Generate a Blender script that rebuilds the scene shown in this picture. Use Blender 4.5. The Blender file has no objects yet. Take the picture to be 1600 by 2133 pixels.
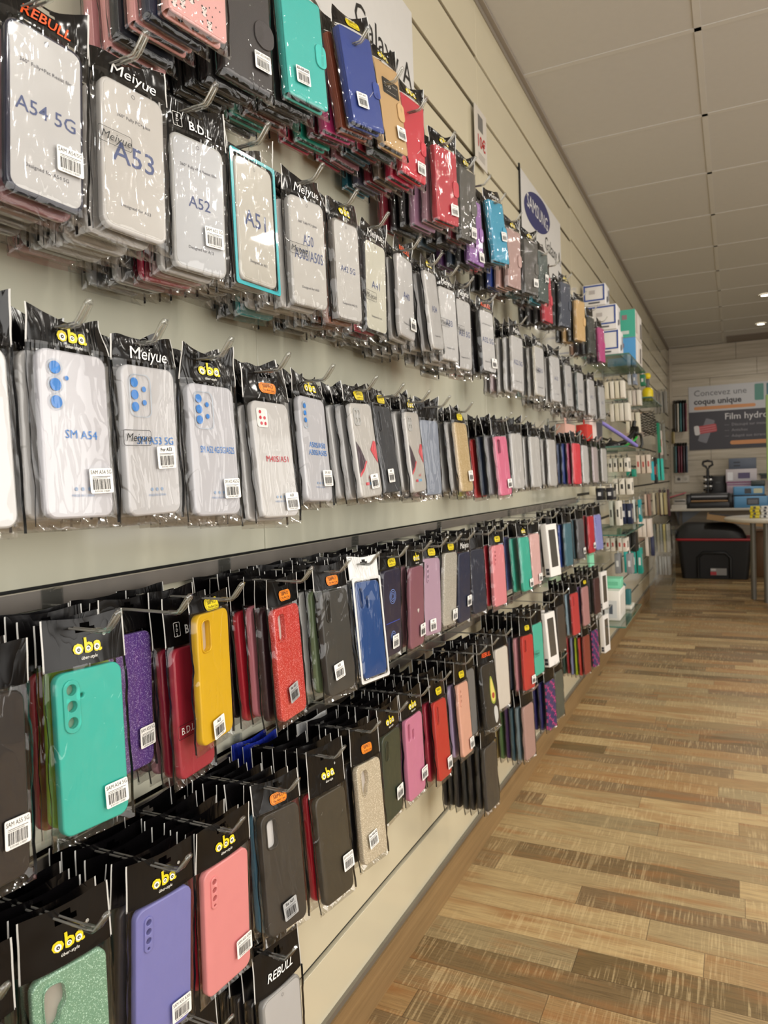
import bpy, math, random
from mathutils import Vector, Matrix, noise
PI = math.pi
SC = bpy.context.scene
COL = SC.collection
R = random.Random(7)

# ------------------------------------------------------------------ camera
CX, CZ = 0.75, 1.162
yaw, pitch, roll = 0.444497, 0.0381848, -0.0348464
fw = Vector((-math.sin(yaw)*math.cos(pitch), math.cos(yaw)*math.cos(pitch), -math.sin(pitch)))
r0 = Vector((math.cos(yaw), math.sin(yaw), 0)); u0 = r0.cross(fw)
rr = math.cos(roll)*r0 + math.sin(roll)*u0
uu = rr.cross(fw)
cd = bpy.data.cameras.new('camera'); cam = bpy.data.objects.new('camera', cd); COL.objects.link(cam)
M = Matrix((rr, uu, -fw)).transposed().to_4x4(); M.translation = Vector((CX, 0, CZ)); cam.matrix_world = M
cd.sensor_fit = 'VERTICAL'; cd.sensor_height = 32.0; cd.lens = 32.0*1536.1/2133; cd.clip_start = 0.02
cd.dof.use_dof = True; cd.dof.focus_distance = 1.0; cd.dof.aperture_fstop = 9.0
SC.camera = cam
# ------------------------------------------------------------------ light
SC.view_settings.view_transform = 'Standard'; SC.view_settings.look = 'None'
SC.view_settings.gamma = 1; SC.view_settings.exposure = -0.13; SC.view_settings.use_curve_mapping = False
W = bpy.data.worlds.new('world'); SC.world = W; W.use_nodes = True
W.node_tree.nodes['Background'].inputs[0].default_value = (0.95, 0.97, 1.0, 1)
W.node_tree.nodes['Background'].inputs[1].default_value = 0.30
SC.cycles.transparent_max_bounces = 40
SC.cycles.max_bounces = 8; SC.cycles.glossy_bounces = 3; SC.cycles.diffuse_bounces = 4
SC.cycles.caustics_reflective = False; SC.cycles.caustics_refractive = False
SC.cycles.sample_clamp_indirect = 4.0
def area(name, loc, rot, sx, sy, power, col, spread=PI):
    l = bpy.data.lights.new(name, 'AREA'); l.shape = 'RECTANGLE'; l.size = sx; l.size_y = sy
    l.energy = power; l.color = col; l.spread = spread
    o = bpy.data.objects.new(name, l); o.location = loc; o.rotation_euler = rot; COL.objects.link(o); return o
WARM = (1.0, 0.95, 0.87)
area('shopfront_daylight', (2.0, -1.9, 1.5), (PI/2, 0, 0), 3.4, 2.3, 75, (1.0, 0.97, 0.93))
area('added_side_fill', (4.30, 1.2, 1.55), (PI/2, 0, PI/2), 4.5, 1.9, 120, (1.0, 0.98, 0.95))  # added fill light for the room-facing packages, no known window on this side
area('added_side_fill_far', (4.30, 5.6, 1.55), (PI/2, 0, PI/2), 2.0, 1.7, 22, (1.0, 0.98, 0.95))  # weaker added fill farther down the aisle, likewise not a real window
LAMPS = [(1.03, 7.64, 9), (1.035, 9.10, 9), (1.05, -0.5, 10), (2.45, 0.6, 12), (2.45, 2.0, 14), (2.45, 3.5, 16), (2.45, 5.2, 11), (1.6, 4.3, 11), (1.8, 2.6, 12), (1.75, 1.1, 11)]
for (lx, ly, p) in LAMPS:
    area('downlight_glow', (lx, ly, 2.735), (0, 0, 0), 0.16, 0.16, p, WARM, math.radians(165))

# ------------------------------------------------------------------ materials
def srgb(h):
    if isinstance(h, str):
        h = h.lstrip('#'); c = [int(h[i:i+2], 16)/255 for i in (0, 2, 4)]
    else: c = [v/255 for v in h]
    return tuple((v/12.92 if v <= 0.04045 else ((v+0.055)/1.055)**2.4) for v in c)+(1,)
class N:
    def __init__(s, name):
        s.m = bpy.data.materials.new(name); s.m.use_nodes = True
        s.t = s.m.node_tree; s.n = s.t.nodes; s.n.clear()
        s.out = s.n.new('ShaderNodeOutputMaterial')
    def add(s, t, **kw):
        n = s.n.new(t)
        for k, v in kw.items():
            if k in n.inputs: s.set(n.inputs[k], v)
            else: setattr(n, k, v)
        return n
    def set(s, i, v):
        if isinstance(v, bpy.types.NodeSocket): s.t.links.new(v, i)
        elif isinstance(v, bpy.types.Node): s.t.links.new(v.outputs[0], i)
        else: i.default_value = v
    def math(s, op, a, b=None, c=None, clamp=False):
        n = s.n.new('ShaderNodeMath'); n.operation = op; n.use_clamp = clamp
        for i, v in enumerate((a, b, c)):
            if v is not None: s.set(n.inputs[i], v)
        return n.outputs[0]
    def mix(s, f, a, b, blend='MIX'):
        n = s.n.new('ShaderNodeMix'); n.data_type = 'RGBA'; n.blend_type = blend
        s.set(n.inputs[0], f); s.set(n.inputs[6], a); s.set(n.inputs[7], b); return n.outputs[2]
    def ramp(s, f, stops, interp='LINEAR'):
        n = s.n.new('ShaderNodeValToRGB'); s.set(n.inputs[0], f); n.color_ramp.interpolation = interp
        e = n.color_ramp.elements
        while len(e) < len(stops): e.new(0.5)
        for i, (p, c) in enumerate(stops): e[i].position = p; e[i].color = c
        return n.outputs[0]
    def bsdf(s, **kw):
        b = s.add('ShaderNodeBsdfPrincipled'); 
        for k, v in kw.items(): s.set(b.inputs[k.replace('_', ' ')], v)
        s.t.links.new(b.outputs[0], s.out.inputs[0]); return b
MATS = {}
def plain(hexc, rough=0.45, metallic=0.0, coat=0.0, emit=0, bump=0.0, bscale=200, spec=0.5):
    key = ('p', hexc, rough, metallic, coat, emit, bump, bscale, spec)
    if key in MATS: return MATS[key]
    k = N('surface_'+str(hexc).strip('#')); c = srgb(hexc)
    tc = k.add('ShaderNodeTexCoord')
    nz = k.add('ShaderNodeTexNoise', Scale=35.0, Detail=3.0); k.set(nz.inputs['Vector'], tc.outputs['Object'])
    v = k.mix(k.math('MULTIPLY', nz.outputs[0], 0.14), c, (c[0]*0.6, c[1]*0.6, c[2]*0.6, 1))
    b = k.bsdf(Base_Color=v, Roughness=rough, Metallic=metallic)
    k.set(b.inputs['Coat Weight'], coat); k.set(b.inputs['Specular IOR Level'], spec)
    if emit: k.set(b.inputs['Emission Color'], c); k.set(b.inputs['Emission Strength'], emit)
    if bump:
        n2 = k.add('ShaderNodeTexNoise', Scale=float(bscale), Detail=2.0); k.set(n2.inputs['Vector'], tc.outputs['Object'])
        bp = k.add('ShaderNodeBump', Strength=bump, Distance=0.001, Height=n2.outputs[0]); k.set(b.inputs['Normal'], bp)
    MATS[key] = k.m; return k.m
def glitter(hexc):
    key = ('g', hexc)
    if key in MATS: return MATS[key]
    k = N('glitter_'+hexc.strip('#')); c = srgb(hexc); tc = k.add('ShaderNodeTexCoord')
    v = k.add('ShaderNodeTexVoronoi', Scale=1300.0); k.set(v.inputs['Vector'], tc.outputs['Object'])
    sep = k.add('ShaderNodeSeparateColor'); k.set(sep.inputs[0], v.outputs['Color'])
    f = k.ramp(sep.outputs[0], [(0.0, (0, 0, 0, 1)), (0.82, (0.12, 0.12, 0.12, 1)), (0.95, (1, 1, 1, 1))])
    colr = k.mix(f, c, (min(1, c[0]*1.5+0.35), min(1, c[1]*1.5+0.35), min(1, c[2]*1.5+0.35), 1))
    b = k.bsdf(Base_Color=colr, Roughness=0.3); k.set(b.inputs['Coat Weight'], 0.6); MATS[key] = k.m; return k.m
def leather(hexc):
    return plain(hexc, 0.42, bump=0.35, bscale=900, coat=0.15)
def crinkle(k, tc, s1=38.0, strength=0.6):
    mp = k.add('ShaderNodeMapping'); k.set(mp.inputs[0], tc.outputs['Object']); mp.inputs['Scale'].default_value = (1.5, 0.5, 1.0); mp.inputs['Rotation'].default_value = (0, 0, 0.35)
    oi = k.add('ShaderNodeObjectInfo')
    ad = k.add('ShaderNodeVectorMath', operation='ADD'); k.set(ad.inputs[0], mp.outputs[0]); 
    cb = k.add('ShaderNodeCombineXYZ'); k.set(cb.inputs[0], k.math('MULTIPLY', oi.outputs['Random'], 3.0)); k.set(cb.inputs[1], k.math('MULTIPLY', oi.outputs['Random'], 7.0))
    k.set(ad.inputs[1], cb.outputs[0])
    n1 = k.add('ShaderNodeTexNoise', Scale=s1, Detail=2.0, Distortion=1.6); k.set(n1.inputs['Vector'], ad.outputs[0])
    rid = k.math('ABSOLUTE', k.math('SUBTRACT', n1.outputs[0], 0.5))
    rid = k.math('POWER', k.math('MULTIPLY', rid, 3.2, clamp=True), 0.5)
    n2 = k.add('ShaderNodeTexNoise', Scale=s1*0.45, Detail=1.0); k.set(n2.inputs['Vector'], ad.outputs[0])
    h = k.math('ADD', k.math('MULTIPLY', rid, 0.5), n2.outputs[0])
    bp = k.add('ShaderNodeBump', Strength=strength, Distance=0.006, Height=h); return bp
def make_plastic(name, tint, base, s1=15.0, strength=0.34, rough=0.07):
    k = N(name); tc = k.add('ShaderNodeTexCoord'); bp = crinkle(k, tc, s1, strength)
    tr = k.add('ShaderNodeBsdfTransparent', Color=srgb(tint)); gl = k.add('ShaderNodeBsdfGlossy', Roughness=rough)
    gl.inputs['Color'].default_value = (1, 1, 1, 1); k.set(gl.inputs['Normal'], bp)
    fr = k.add('ShaderNodeFresnel', IOR=1.45)
    f = k.math('MINIMUM', k.math('ADD', k.math('MULTIPLY', fr.outputs[0], 0.55), base), 0.34)
    mx = k.add('ShaderNodeMixShader'); k.set(mx.inputs[0], f); k.set(mx.inputs[1], tr.outputs[0]); k.set(mx.inputs[2], gl.outputs[0])
    k.t.links.new(mx.outputs[0], k.out.inputs[0]); return k.m
BAG = make_plastic('clear_bag_film', '#fdfdfd', 0.015)
GLASSY = make_plastic('clear_acrylic', '#f2f4f4', 0.10, 12.0, 0.05, 0.05)
SHELFGLASS = make_plastic('shelf_glass', '#d4e2da', 0.10, 3.0, 0.02, 0.03)
RAILPL = make_plastic('smoked_rail_plastic', '#a8a398', 0.10, 30.0, 0.10, 0.12)
def make_foil(hexc, rough=0.2, st=0.7, spec=0.5):
    k = N('header_foil'); tc = k.add('ShaderNodeTexCoord'); bp = crinkle(k, tc, 17.0, st)
    b = k.bsdf(Base_Color=srgb(hexc), Roughness=rough, Normal=bp); k.set(b.inputs['Specular IOR Level'], spec); return k.m

def tpu(hexc):
    key = ('tpu', hexc)
    if key in MATS: return MATS[key]
    k = N('clear_tpu_'+hexc.strip('#')); c = srgb(hexc)
    b = k.bsdf(Base_Color=c, Roughness=0.15); k.set(b.inputs['Coat Weight'], 0.7)
    tr = k.add('ShaderNodeBsdfTransparent'); tr.inputs[0].default_value = (0.95, 0.95, 0.95, 1); mx = k.add('ShaderNodeMixShader'); k.set(mx.inputs[0], 0.93); k.set(mx.inputs[1], tr.outputs[0]); k.t.links.new(b.outputs[0], mx.inputs[2]); k.t.links.new(mx.outputs[0], k.out.inputs[0]); MATS[key] = k.m; return k.m
FOIL = make_foil('#080708', 0.16, 0.55, 0.4); FOILT = make_foil('#070607', 0.24, 0.16, 0.3); FOILW = make_foil('#dfe0e0', 0.35); FOILB = make_foil('#1c2f9e', 0.3)
BLACK = plain('#0a0a0a', 0.4); INK = plain('#161616', 0.5); WHITE = plain('#e9e7e2', 0.45); SEAM = plain('#070707', 0.35); SILV = plain('#c9c9c6', 0.3)
STICK = plain('#efeeea', 0.5); GREYSTICK = plain('#a9abac', 0.4)

# ------------------------------------------------------------------ mesh building
class G:
    def __init__(s): s.v = []; s.f = []; s.m = []; s.sm = []; s.mats = []
    def mi(s, mat):
        if mat not in s.mats: s.mats.append(mat)
        return s.mats.index(mat)
    def add(s, vs, fs, mat, smooth=False, M=None):
        o = len(s.v); i = s.mi(mat)
        s.v += [tuple(M @ Vector(p)) if M else tuple(p) for p in vs]
        for f in fs: s.f.append([q+o for q in f]); s.m.append(i); s.sm.append(smooth)
    def box(s, c, d, mat, M=None):
        x, y, z = c; a, b, e = d[0]/2, d[1]/2, d[2]/2
        vs = [(x+i*a, y+j*b, z+k*e) for i in (-1, 1) for j in (-1, 1) for k in (-1, 1)]
        s.add(vs, [(0, 1, 3, 2), (4, 6, 7, 5), (0, 4, 5, 1), (2, 3, 7, 6), (0, 2, 6, 4), (1, 5, 7, 3)], mat, False, M)
    def bbox(s, c, d, mat, bev=0.004, M=None):
        # bevelled box: lofted rounded rect in local XY, thickness along Z
        s.slab(d[0], d[1], max(bev, 0.0005), d[2], bev*0.7, mat, off=c, M=M, n=3)
    def slab(s, w, h, r, t, bev, mat, off=(0, 0, 0), M=None, n=5, capmat=None):
        rings = [(bev, -t/2), (bev*0.3, -t/2+bev*0.3), (0, -t/2+bev), (0, t/2-bev), (bev*0.3, t/2-bev*0.3), (bev, t/2)]
        vs = []
        for ins, z in rings:
            for p in rrect(w-2*ins, h-2*ins, max(r-ins, 0.0004), n): vs.append((p[0]+off[0], p[1]+off[1], z+off[2]))
        k = len(vs)//len(rings)
        fs = []
        for a in range(len(rings)-1):
            for j in range(k):
                j2 = (j+1) % k; fs.append((a*k+j, a*k+j2, (a+1)*k+j2, (a+1)*k+j))
        s.add(vs, fs, mat, True, M)
        s.add(vs[:k], [tuple(reversed(range(k)))], mat, False, M)
        s.add(vs[-k:], [tuple(range(k))], capmat or mat, False, M)
    def tube(s, pts, rad, mat, n=8, cap=True, M=None):
        pts = [Vector(p) for p in pts]; vs = []; fs = []
        up = None
        for i, p in enumerate(pts):
            d = (pts[min(i+1, len(pts)-1)]-pts[max(i-1, 0)]).normalized()
            if up is None:
                up = d.orthogonal().normalized()
            up = (up - d*up.dot(d)).normalized(); sd = d.cross(up)
            rd = rad[i] if isinstance(rad, (list, tuple)) else rad
            for j in range(n):
                a = 2*PI*j/n; vs.append(p+up*math.cos(a)*rd+sd*math.sin(a)*rd)
        for i in range(len(pts)-1):
            for j in range(n): fs.append((i*n+j, i*n+(j+1) % n, (i+1)*n+(j+1) % n, (i+1)*n+j))
        s.add(vs, fs, mat, True, M)
        if cap:
            s.add(vs[:n], [tuple(reversed(range(n)))], mat, False, M); s.add(vs[-n:], [tuple(range(n))], mat, False, M)
    def lathe(s, prof, mat, n=32, M=None, c=(0, 0)):
        vs = []; fs = []
        for r_, z in prof:
            for j in range(n): a = 2*PI*j/n; vs.append((c[0]+r_*math.cos(a), c[1]+r_*math.sin(a), z))
        for i in range(len(prof)-1):
            for j in range(n): fs.append((i*n+j, i*n+(j+1) % n, (i+1)*n+(j+1) % n, (i+1)*n+j))
        s.add(vs, fs, mat, True, M)
    def poly(s, pts, z, mat, M=None):
        s.add([(p[0], p[1], z) for p in pts], [tuple(range(len(pts)))], mat, False, M)
    def text(s, st, x, y, size, mat, z=0.0, align='CENTER', shear=0.0, bold=0.0, sx=1.0, rot=0.0, conf=None, M=None, maxw=None):
        if 'M' in st.upper(): bold = 0.0
        vs, fs = textmesh(st, shear, bold, align)
        if not vs: return
        if maxw:
            w = max(v[0] for v in vs)-min(v[0] for v in vs); w *= size*sx
            if w > maxw: sx *= maxw/w
        out = []
        c_, s_ = math.cos(rot), math.sin(rot)
        for v in vs:
            a, b = v[0]*size*sx, v[1]*size
            px, py = x+a*c_-b*s_, y+a*s_+b*c_
            out.append((px, py, z+(conf(px, py) if conf else 0)))
        s.add(out, fs, mat, False, M)
    def obj(s, name, parent=None, link=True):
        me = bpy.data.meshes.new(name); me.from_pydata(s.v, [], s.f)
        for m in s.mats: me.materials.append(m)
        me.polygons.foreach_set('material_index', s.m); me.polygons.foreach_set('use_smooth', s.sm); me.update()
        o = bpy.data.objects.new(name, me)
        if link: COL.objects.link(o)
        if parent: o.parent = parent
        return o
def rrect(w, h, r, n=5):
    r = min(r, w/2*0.999, h/2*0.999); P = []
    for cx, cy, a0 in ((w/2-r, h/2-r, 0), (-w/2+r, h/2-r, PI/2), (-w/2+r, -h/2+r, PI), (w/2-r, -h/2+r, 1.5*PI)):
        for i in range(n+1):
            a = a0+PI/2*i/n; P.append((cx+r*math.cos(a), cy+r*math.sin(a)))
    return P
def circ(x, y, r, n=20, ry=None): return [(x+r*math.cos(2*PI*i/n), y+(ry or r)*math.sin(2*PI*i/n)) for i in range(n)]
def shift(P, x, y): return [(a+x, b+y) for a, b in P]
_T = {}
def textmesh(st, shear=0.0, bold=0.0, align='CENTER'):
    key = (st, shear, bold, align)
    if key in _T: return _T[key]
    cu = bpy.data.curves.new('t', 'FONT'); cu.body = st; cu.size = 1.0; cu.shear = shear; cu.offset = bold
    cu.align_x = align; cu.align_y = 'CENTER'; cu.resolution_u = 2; cu.fill_mode = 'FRONT'
    ob = bpy.data.objects.new('t', cu); me = bpy.data.meshes.new_from_object(ob)
    r = ([tuple(v.co) for v in me.vertices], [tuple(p.vertices) for p in me.polygons])
    bpy.data.objects.remove(ob); bpy.data.curves.remove(cu); bpy.data.meshes.remove(me)
    _T[key] = r; return r
def holed(outer, holes, t, bev):
    cu = bpy.data.curves.new('h', 'CURVE'); cu.dimensions = '2D'; cu.fill_mode = 'BOTH'; cu.extrude = max(t/2-bev, 0.0001); cu.bevel_depth = bev; cu.bevel_resolution = 1; cu.offset = -bev
    for P in [outer]+holes:
        sp = cu.splines.new('POLY'); sp.points.add(len(P)-1); sp.use_cyclic_u = True
        for i, p in enumerate(P): sp.points[i].co = (p[0], p[1], 0, 1)
    ob = bpy.data.objects.new('h', cu); me = bpy.data.meshes.new_from_object(ob)
    vs = [tuple(v.co) for v in me.vertices]; flat = []; sm = []
    for p in me.polygons: (flat if abs(p.normal.z) > 0.99 else sm).append(tuple(p.vertices))
    bpy.data.objects.remove(ob); bpy.data.curves.remove(cu); bpy.data.meshes.remove(me)
    return vs, flat, sm
def add_holed(g, outer, holes, t, bev, mat, z=0.0):
    vs, fl, sm = holed(outer, holes, t, bev); vs = [(a, b, c+z) for a, b, c in vs]
    o = len(g.v); i = g.mi(mat); g.v += vs
    for f in fl: g.f.append([q+o for q in f]); g.m.append(i); g.sm.append(False)
    for f in sm: g.f.append([q+o for q in f]); g.m.append(i); g.sm.append(True)

# ------------------------------------------------------------------ tags
LAB = {}
def tag(o, label, cat, group=None, kind=None):
    if label:
        if label in LAB and LAB[label] != group or (label in LAB and not group): print('DUPLABEL', label)
        n = len(label.split())
        if n < 4 or n > 16: print('BADLEN', n, label)
        LAB[label] = group; o['label'] = label
    if cat: o['category'] = cat
    if group: o['group'] = group
    if kind: o['kind'] = kind
    return o
def empty(name, loc=(0, 0, 0), rz=0):
    o = bpy.data.objects.new(name, None); o.empty_display_size = 0.02; o.location = loc; o.rotation_euler = (0, 0, rz); COL.objects.link(o); return o
def struct(o): o['kind'] = 'structure'; return o

# ------------------------------------------------------------------ room shell
def wall_mat(name, hexa, rough=0.16, stain=0.12):
    k = N(name); c = srgb(hexa); geo = k.add('ShaderNodeNewGeometry')
    mp = k.add('ShaderNodeMapping'); k.set(mp.inputs[0], geo.outputs['Position']); mp.inputs['Scale'].default_value = (1, 1, 0.35)
    nz = k.add('ShaderNodeTexNoise', Scale=3.5, Detail=3.0); k.set(nz.inputs['Vector'], mp.outputs[0])
    v = k.mix(k.math('MULTIPLY', nz.outputs[0], stain), c, (c[0]*0.7, c[1]*0.7, c[2]*0.62, 1))
    n2 = k.add('ShaderNodeTexNoise', Scale=5.0, Detail=1.0); k.set(n2.inputs['Vector'], geo.outputs['Position'])
    bp = k.add('ShaderNodeBump', Strength=0.12, Distance=0.01, Height=n2.outputs[0])
    b = k.bsdf(Base_Color=v, Roughness=rough, Normal=bp); k.set(b.inputs['Coat Weight'], 0.35); k.set(b.inputs['Coat Roughness'], 0.08)
    return k.m
CREAM = wall_mat('cream_laminate', '#d2cab0'); PALE = wall_mat('pale_gloss_panel', '#c9c7b4', 0.10); GROOVE = plain('#12110f', 0.5); ALU = plain('#8f8a80', 0.35, 0.6)
def floor_mat():
    k = N('mixed_oak_strip_floor'); geo = k.add('ShaderNodeNewGeometry'); sp = k.add('ShaderNodeSeparateXYZ'); k.set(sp.inputs[0], geo.outputs['Position'])
    X, Y = sp.outputs[0], sp.outputs[1]
    WY = 0.0955
    row = k.math('FLOOR', k.math('DIVIDE', k.math('ADD', Y, 0.02), WY)); fy = k.math('FRACT', k.math('DIVIDE', k.math('ADD', Y, 0.02), WY))
    wn = k.add('ShaderNodeTexWhiteNoise', noise_dimensions='1D'); k.set(wn.inputs['W'], row)
    L = k.math('ADD', k.math('MULTIPLY', wn.outputs[0], 0.35), 0.55)
    xs = k.math('DIVIDE', k.math('ADD', X, k.math('MULTIPLY', wn.outputs[0], 7.3)), L)
    colf = k.math('FLOOR', xs); fx = k.math('FRACT', xs)
    cb = k.add('ShaderNodeCombineXYZ'); k.set(cb.inputs[0], row); k.set(cb.inputs[1], colf)
    w2 = k.add('ShaderNodeTexWhiteNoise', noise_dimensions='3D'); k.set(w2.inputs['Vector'], cb.outputs[0])
    w3 = k.add('ShaderNodeSeparateColor'); k.set(w3.inputs[0], w2.outputs['Color'])
    base = k.ramp(w3.outputs[0], [(0.0, srgb('#6c5836')), (0.16, srgb('#80694a')), (0.34, srgb('#978058')), (0.5, srgb('#a58153')), (0.64, srgb('#95835f')), (0.8, srgb('#b89e70')), (1.0, srgb('#796748'))])
    # grain along x
    off = k.add('ShaderNodeVectorMath', operation='ADD'); k.set(off.inputs[0], geo.outputs['Position']); sc = k.add('ShaderNodeVectorMath', operation='SCALE'); k.set(sc.inputs[0], w2.outputs['Color']); sc.inputs['Scale'].default_value = 9.0; k.set(off.inputs[1], sc.outputs[0])
    mp = k.add('ShaderNodeMapping'); k.set(mp.inputs[0], off.outputs[0]); mp.inputs['Scale'].default_value = (3.5, 150, 1)
    g1 = k.add('ShaderNodeTexNoise', Scale=3.0, Detail=5.0, Distortion=0.8); k.set(g1.inputs['Vector'], mp.outputs[0])
    gr = k.ramp(g1.outputs[0], [(0.32, (0.50, 0.48, 0.46, 1)), (0.56, (1.12, 1.12, 1.12, 1))])
    c1 = k.mix(0.75, base, gr, 'MULTIPLY')
    # blotchy tone
    mb = k.add('ShaderNodeMapping'); k.set(mb.inputs[0], off.outputs[0]); mb.inputs['Scale'].default_value = (2.5, 14, 1)
    gb = k.add('ShaderNodeTexNoise', Scale=1.6, Detail=2.0); k.set(gb.inputs['Vector'], mb.outputs[0])
    c1 = k.mix(k.ramp(gb.outputs[0], [(0.50, (0, 0, 0, 1)), (0.72, (0.75, 0.75, 0.75, 1))]), c1, srgb('#96683c'))
    # pale saw marks across the strip
    mc = k.add('ShaderNodeMapping'); k.set(mc.inputs[0], off.outputs[0]); mc.inputs['Scale'].default_value = (210, 9, 1)
    s1 = k.add('ShaderNodeTexNoise', Scale=1.0, Detail=2.0, Distortion=0.3); k.set(s1.inputs['Vector'], mc.outputs[0])
    md = k.add('ShaderNodeMapping'); k.set(md.inputs[0], off.outputs[0]); md.inputs['Scale'].default_value = (4, 9, 1)
    s2 = k.add('ShaderNodeTexNoise', Scale=1.0, Detail=1.0); k.set(s2.inputs['Vector'], md.outputs[0])
    sm = k.math('MULTIPLY', k.ramp(s1.outputs[0], [(0.52, (0, 0, 0, 1)), (0.62, (1, 1, 1, 1))]), k.ramp(s2.outputs[0], [(0.40, (0, 0, 0, 1)), (0.58, (1, 1, 1, 1))]))
    mg = k.add('ShaderNodeMapping'); k.set(mg.inputs[0], off.outputs[0]); mg.inputs['Scale'].default_value = (12, 420, 1)
    s3 = k.add('ShaderNodeTexNoise', Scale=1.0, Detail=1.0); k.set(s3.inputs['Vector'], mg.outputs[0])
    sm = k.math('MULTIPLY', sm, k.math('ADD', k.math('MULTIPLY', s3.outputs[0], 1.1), 0.1))
    c1 = k.mix(k.math('MULTIPLY', sm, 0.6, clamp=True), c1, srgb('#d2ba8c'))
    # seams
    e = k.math('MAXIMUM', k.math('LESS_THAN', fy, 0.016), k.math('LESS_THAN', k.math('MULTIPLY', fx, L), 0.0016))
    c1 = k.mix(k.math('MULTIPLY', e, 0.65), c1, srgb('#33261a'))
    hgt = k.math('SUBTRACT', g1.outputs[0], k.math('MULTIPLY', e, 1.0))
    bp = k.add('ShaderNodeBump', Strength=0.12, Distance=0.002, Height=hgt)
    b = k.bsdf(Base_Color=c1, Roughness=k.math('ADD', k.math('MULTIPLY', g1.outputs[0], 0.15), 0.34), Normal=bp); return k.m
def wood_mat(name, hexa, sc=(6, 6, 90), rough=0.45):
    k = N(name); geo = k.add('ShaderNodeNewGeometry'); c = srgb(hexa)
    mp = k.add('ShaderNodeMapping'); k.set(mp.inputs[0], geo.outputs['Position']); mp.inputs['Scale'].default_value = sc
    n = k.add('ShaderNodeTexNoise', Scale=1.5, Detail=5.0, Distortion=0.5); k.set(n.inputs['Vector'], mp.outputs[0])
    v = k.mix(k.ramp(n.outputs[0], [(0.3, (0, 0, 0, 1)), (0.7, (1, 1, 1, 1))]), (c[0]*0.72, c[1]*0.7, c[2]*0.66, 1), c)
    k.bsdf(Base_Color=v, Roughness=rough); return k.m
SKIRT = wood_mat('oak_skirting', '#927650', (30, 1.2, 90)); BACKW = wood_mat('grey_wood_plank', '#c0b6a6', (1.4, 8, 26), 0.5)
CEIL = 2.761; XR = 4.4; YB = 10.2; YF = -2.1
g = G(); g.box(((XR)/2, (YB+YF)/2, -0.02), (XR+0.2, YB-YF+0.2, 0.04), floor_mat()); struct(g.obj('floor'))
# left wall: laminate boards between grooves
g = G()
g.box((-0.06, (YB+YF)/2, CEIL/2), (0.10, YB-YF, CEIL), GROOVE)
ups = [1.047+0.167*i for i in range(10)]
zs = [0.118, 0.233, 0.40, 0.567, 0.733, 0.89, 1.047] + [u for u in ups[1:]]
zs = sorted(zs)
SECT = [YF, 1.082, 2.405, 3.95, 5.27, 6.6, 7.9, 9.2, YB]
def board(y0, y1, z0, z1, mat):
    g.slab(y1-y0, z1-z0, 0.0012, 0.012, 0.001, mat, M=Matrix.Translation((-0.006, (y0+y1)/2, (z0+z1)/2)) @ Matrix(((0, 0, 1, 0), (1, 0, 0, 0), (0, 1, 0, 0), (0, 0, 0, 1))), n=1)
for si in range(len(SECT)-1):
    y0, y1 = SECT[si]+0.0006, SECT[si+1]-0.0006
    near = si < 3
    if near:
        lv = [0.095, 0.233, 0.733, 1.047, 1.882, 2.216, 2.383, 2.555, CEIL-0.002]
        mt = [CREAM, CREAM, PALE, PALE, CREAM, CREAM, CREAM, CREAM]
    else:
        lv = [0.095, 0.233]+[0.233+0.1667*i for i in range(1, 15)]+[CEIL-0.002]
        lv = [z for z in lv if z < 2.6]+[CEIL-0.002]; mt = [CREAM]*20
    for i in range(len(lv)-1):
        gp = 0.0075 if 0.1 < lv[i] else 0.0
        gq = 0.0075 if lv[i+1] < 2.7 else 0
        board(y0, y1, lv[i]+gp, lv[i+1]-gq, mt[i])
struct(g.obj('wall_left'))
g = G(); g.box((0.006, (YB+YF)/2, 0.047), (0.014, YB-YF, 0.094), SKIRT); struct(g.obj('baseboard_left'))
g = G(); g.box((0.004, (YB+YF)/2, 0.1), (0.008, YB-YF, 0.012), ALU); struct(g.obj('trim_1'))
g = G(); g.box((0.010, (YB+YF)/2, CEIL-0.0035), (0.020, YB-YF, 0.007), plain('#9a9186', 0.5)); g.box((0.002, (YB+YF)/2, CEIL-0.012), (0.004, YB-YF, 0.024), plain('#8b8377', 0.5)); struct(g.obj('trim_2'))
# back wall
g = G(); zt = CEIL; k_ = 0
g.box((XR/2, YB+0.055, CEIL/2), (XR+0.2, 0.09, CEIL), plain('#6f6557', 0.7))
row = 0; z1 = CEIL
while z1 > 0.02:
    z0 = max(z1-0.205, 0); x = -0.01; first = [0.80, 1.03, 0.5, 0.95][row % 4]
    while x < XR:
        x2 = min(x+(first if x < 0 else 1.25), XR)
        g.box(((x+x2)/2, YB+0.004, (z0+z1)/2), (x2-x-0.004, 0.012, z1-z0-0.004), BACKW); x = x2
    z1 = z0; row += 1
struct(g.obj('wall_back'))
g = G(); g.box((0.03, YB-0.008, CEIL/2), (0.03, 0.016, CEIL), plain('#b5aa99', 0.5)); struct(g.obj('trim_3'))
g = G(); g.box((XR+0.05, (YB+YF)/2, CEIL/2), (0.1, YB-YF, CEIL), plain('#b9b09c', 0.6)); struct(g.obj('wall_right'))
# ceiling with tee bars
g = G(); g.box((XR/2, (YB+YF)/2, CEIL+0.027), (XR+0.2, YB-YF+0.2, 0.05), plain('#c4c2be', 0.85, bump=0.1, bscale=60))
TB = plain('#cbc9c4', 0.6)
y = 2.973-0.71*7
while y < YB: g.box((XR/2, y, CEIL+0.003), (XR, 0.024, 0.007), TB); y += 0.71
x = 0.655
while x < XR: g.box((x, (YB+YF)/2, CEIL+0.0025), (0.024, YB-YF, 0.006), TB); x += 0.71
g.box((1.03, 9.92, CEIL+0.002), (0.68, 0.48, 0.012), plain('#8a8078', 0.8))
struct(g.obj('ceiling'))
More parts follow.
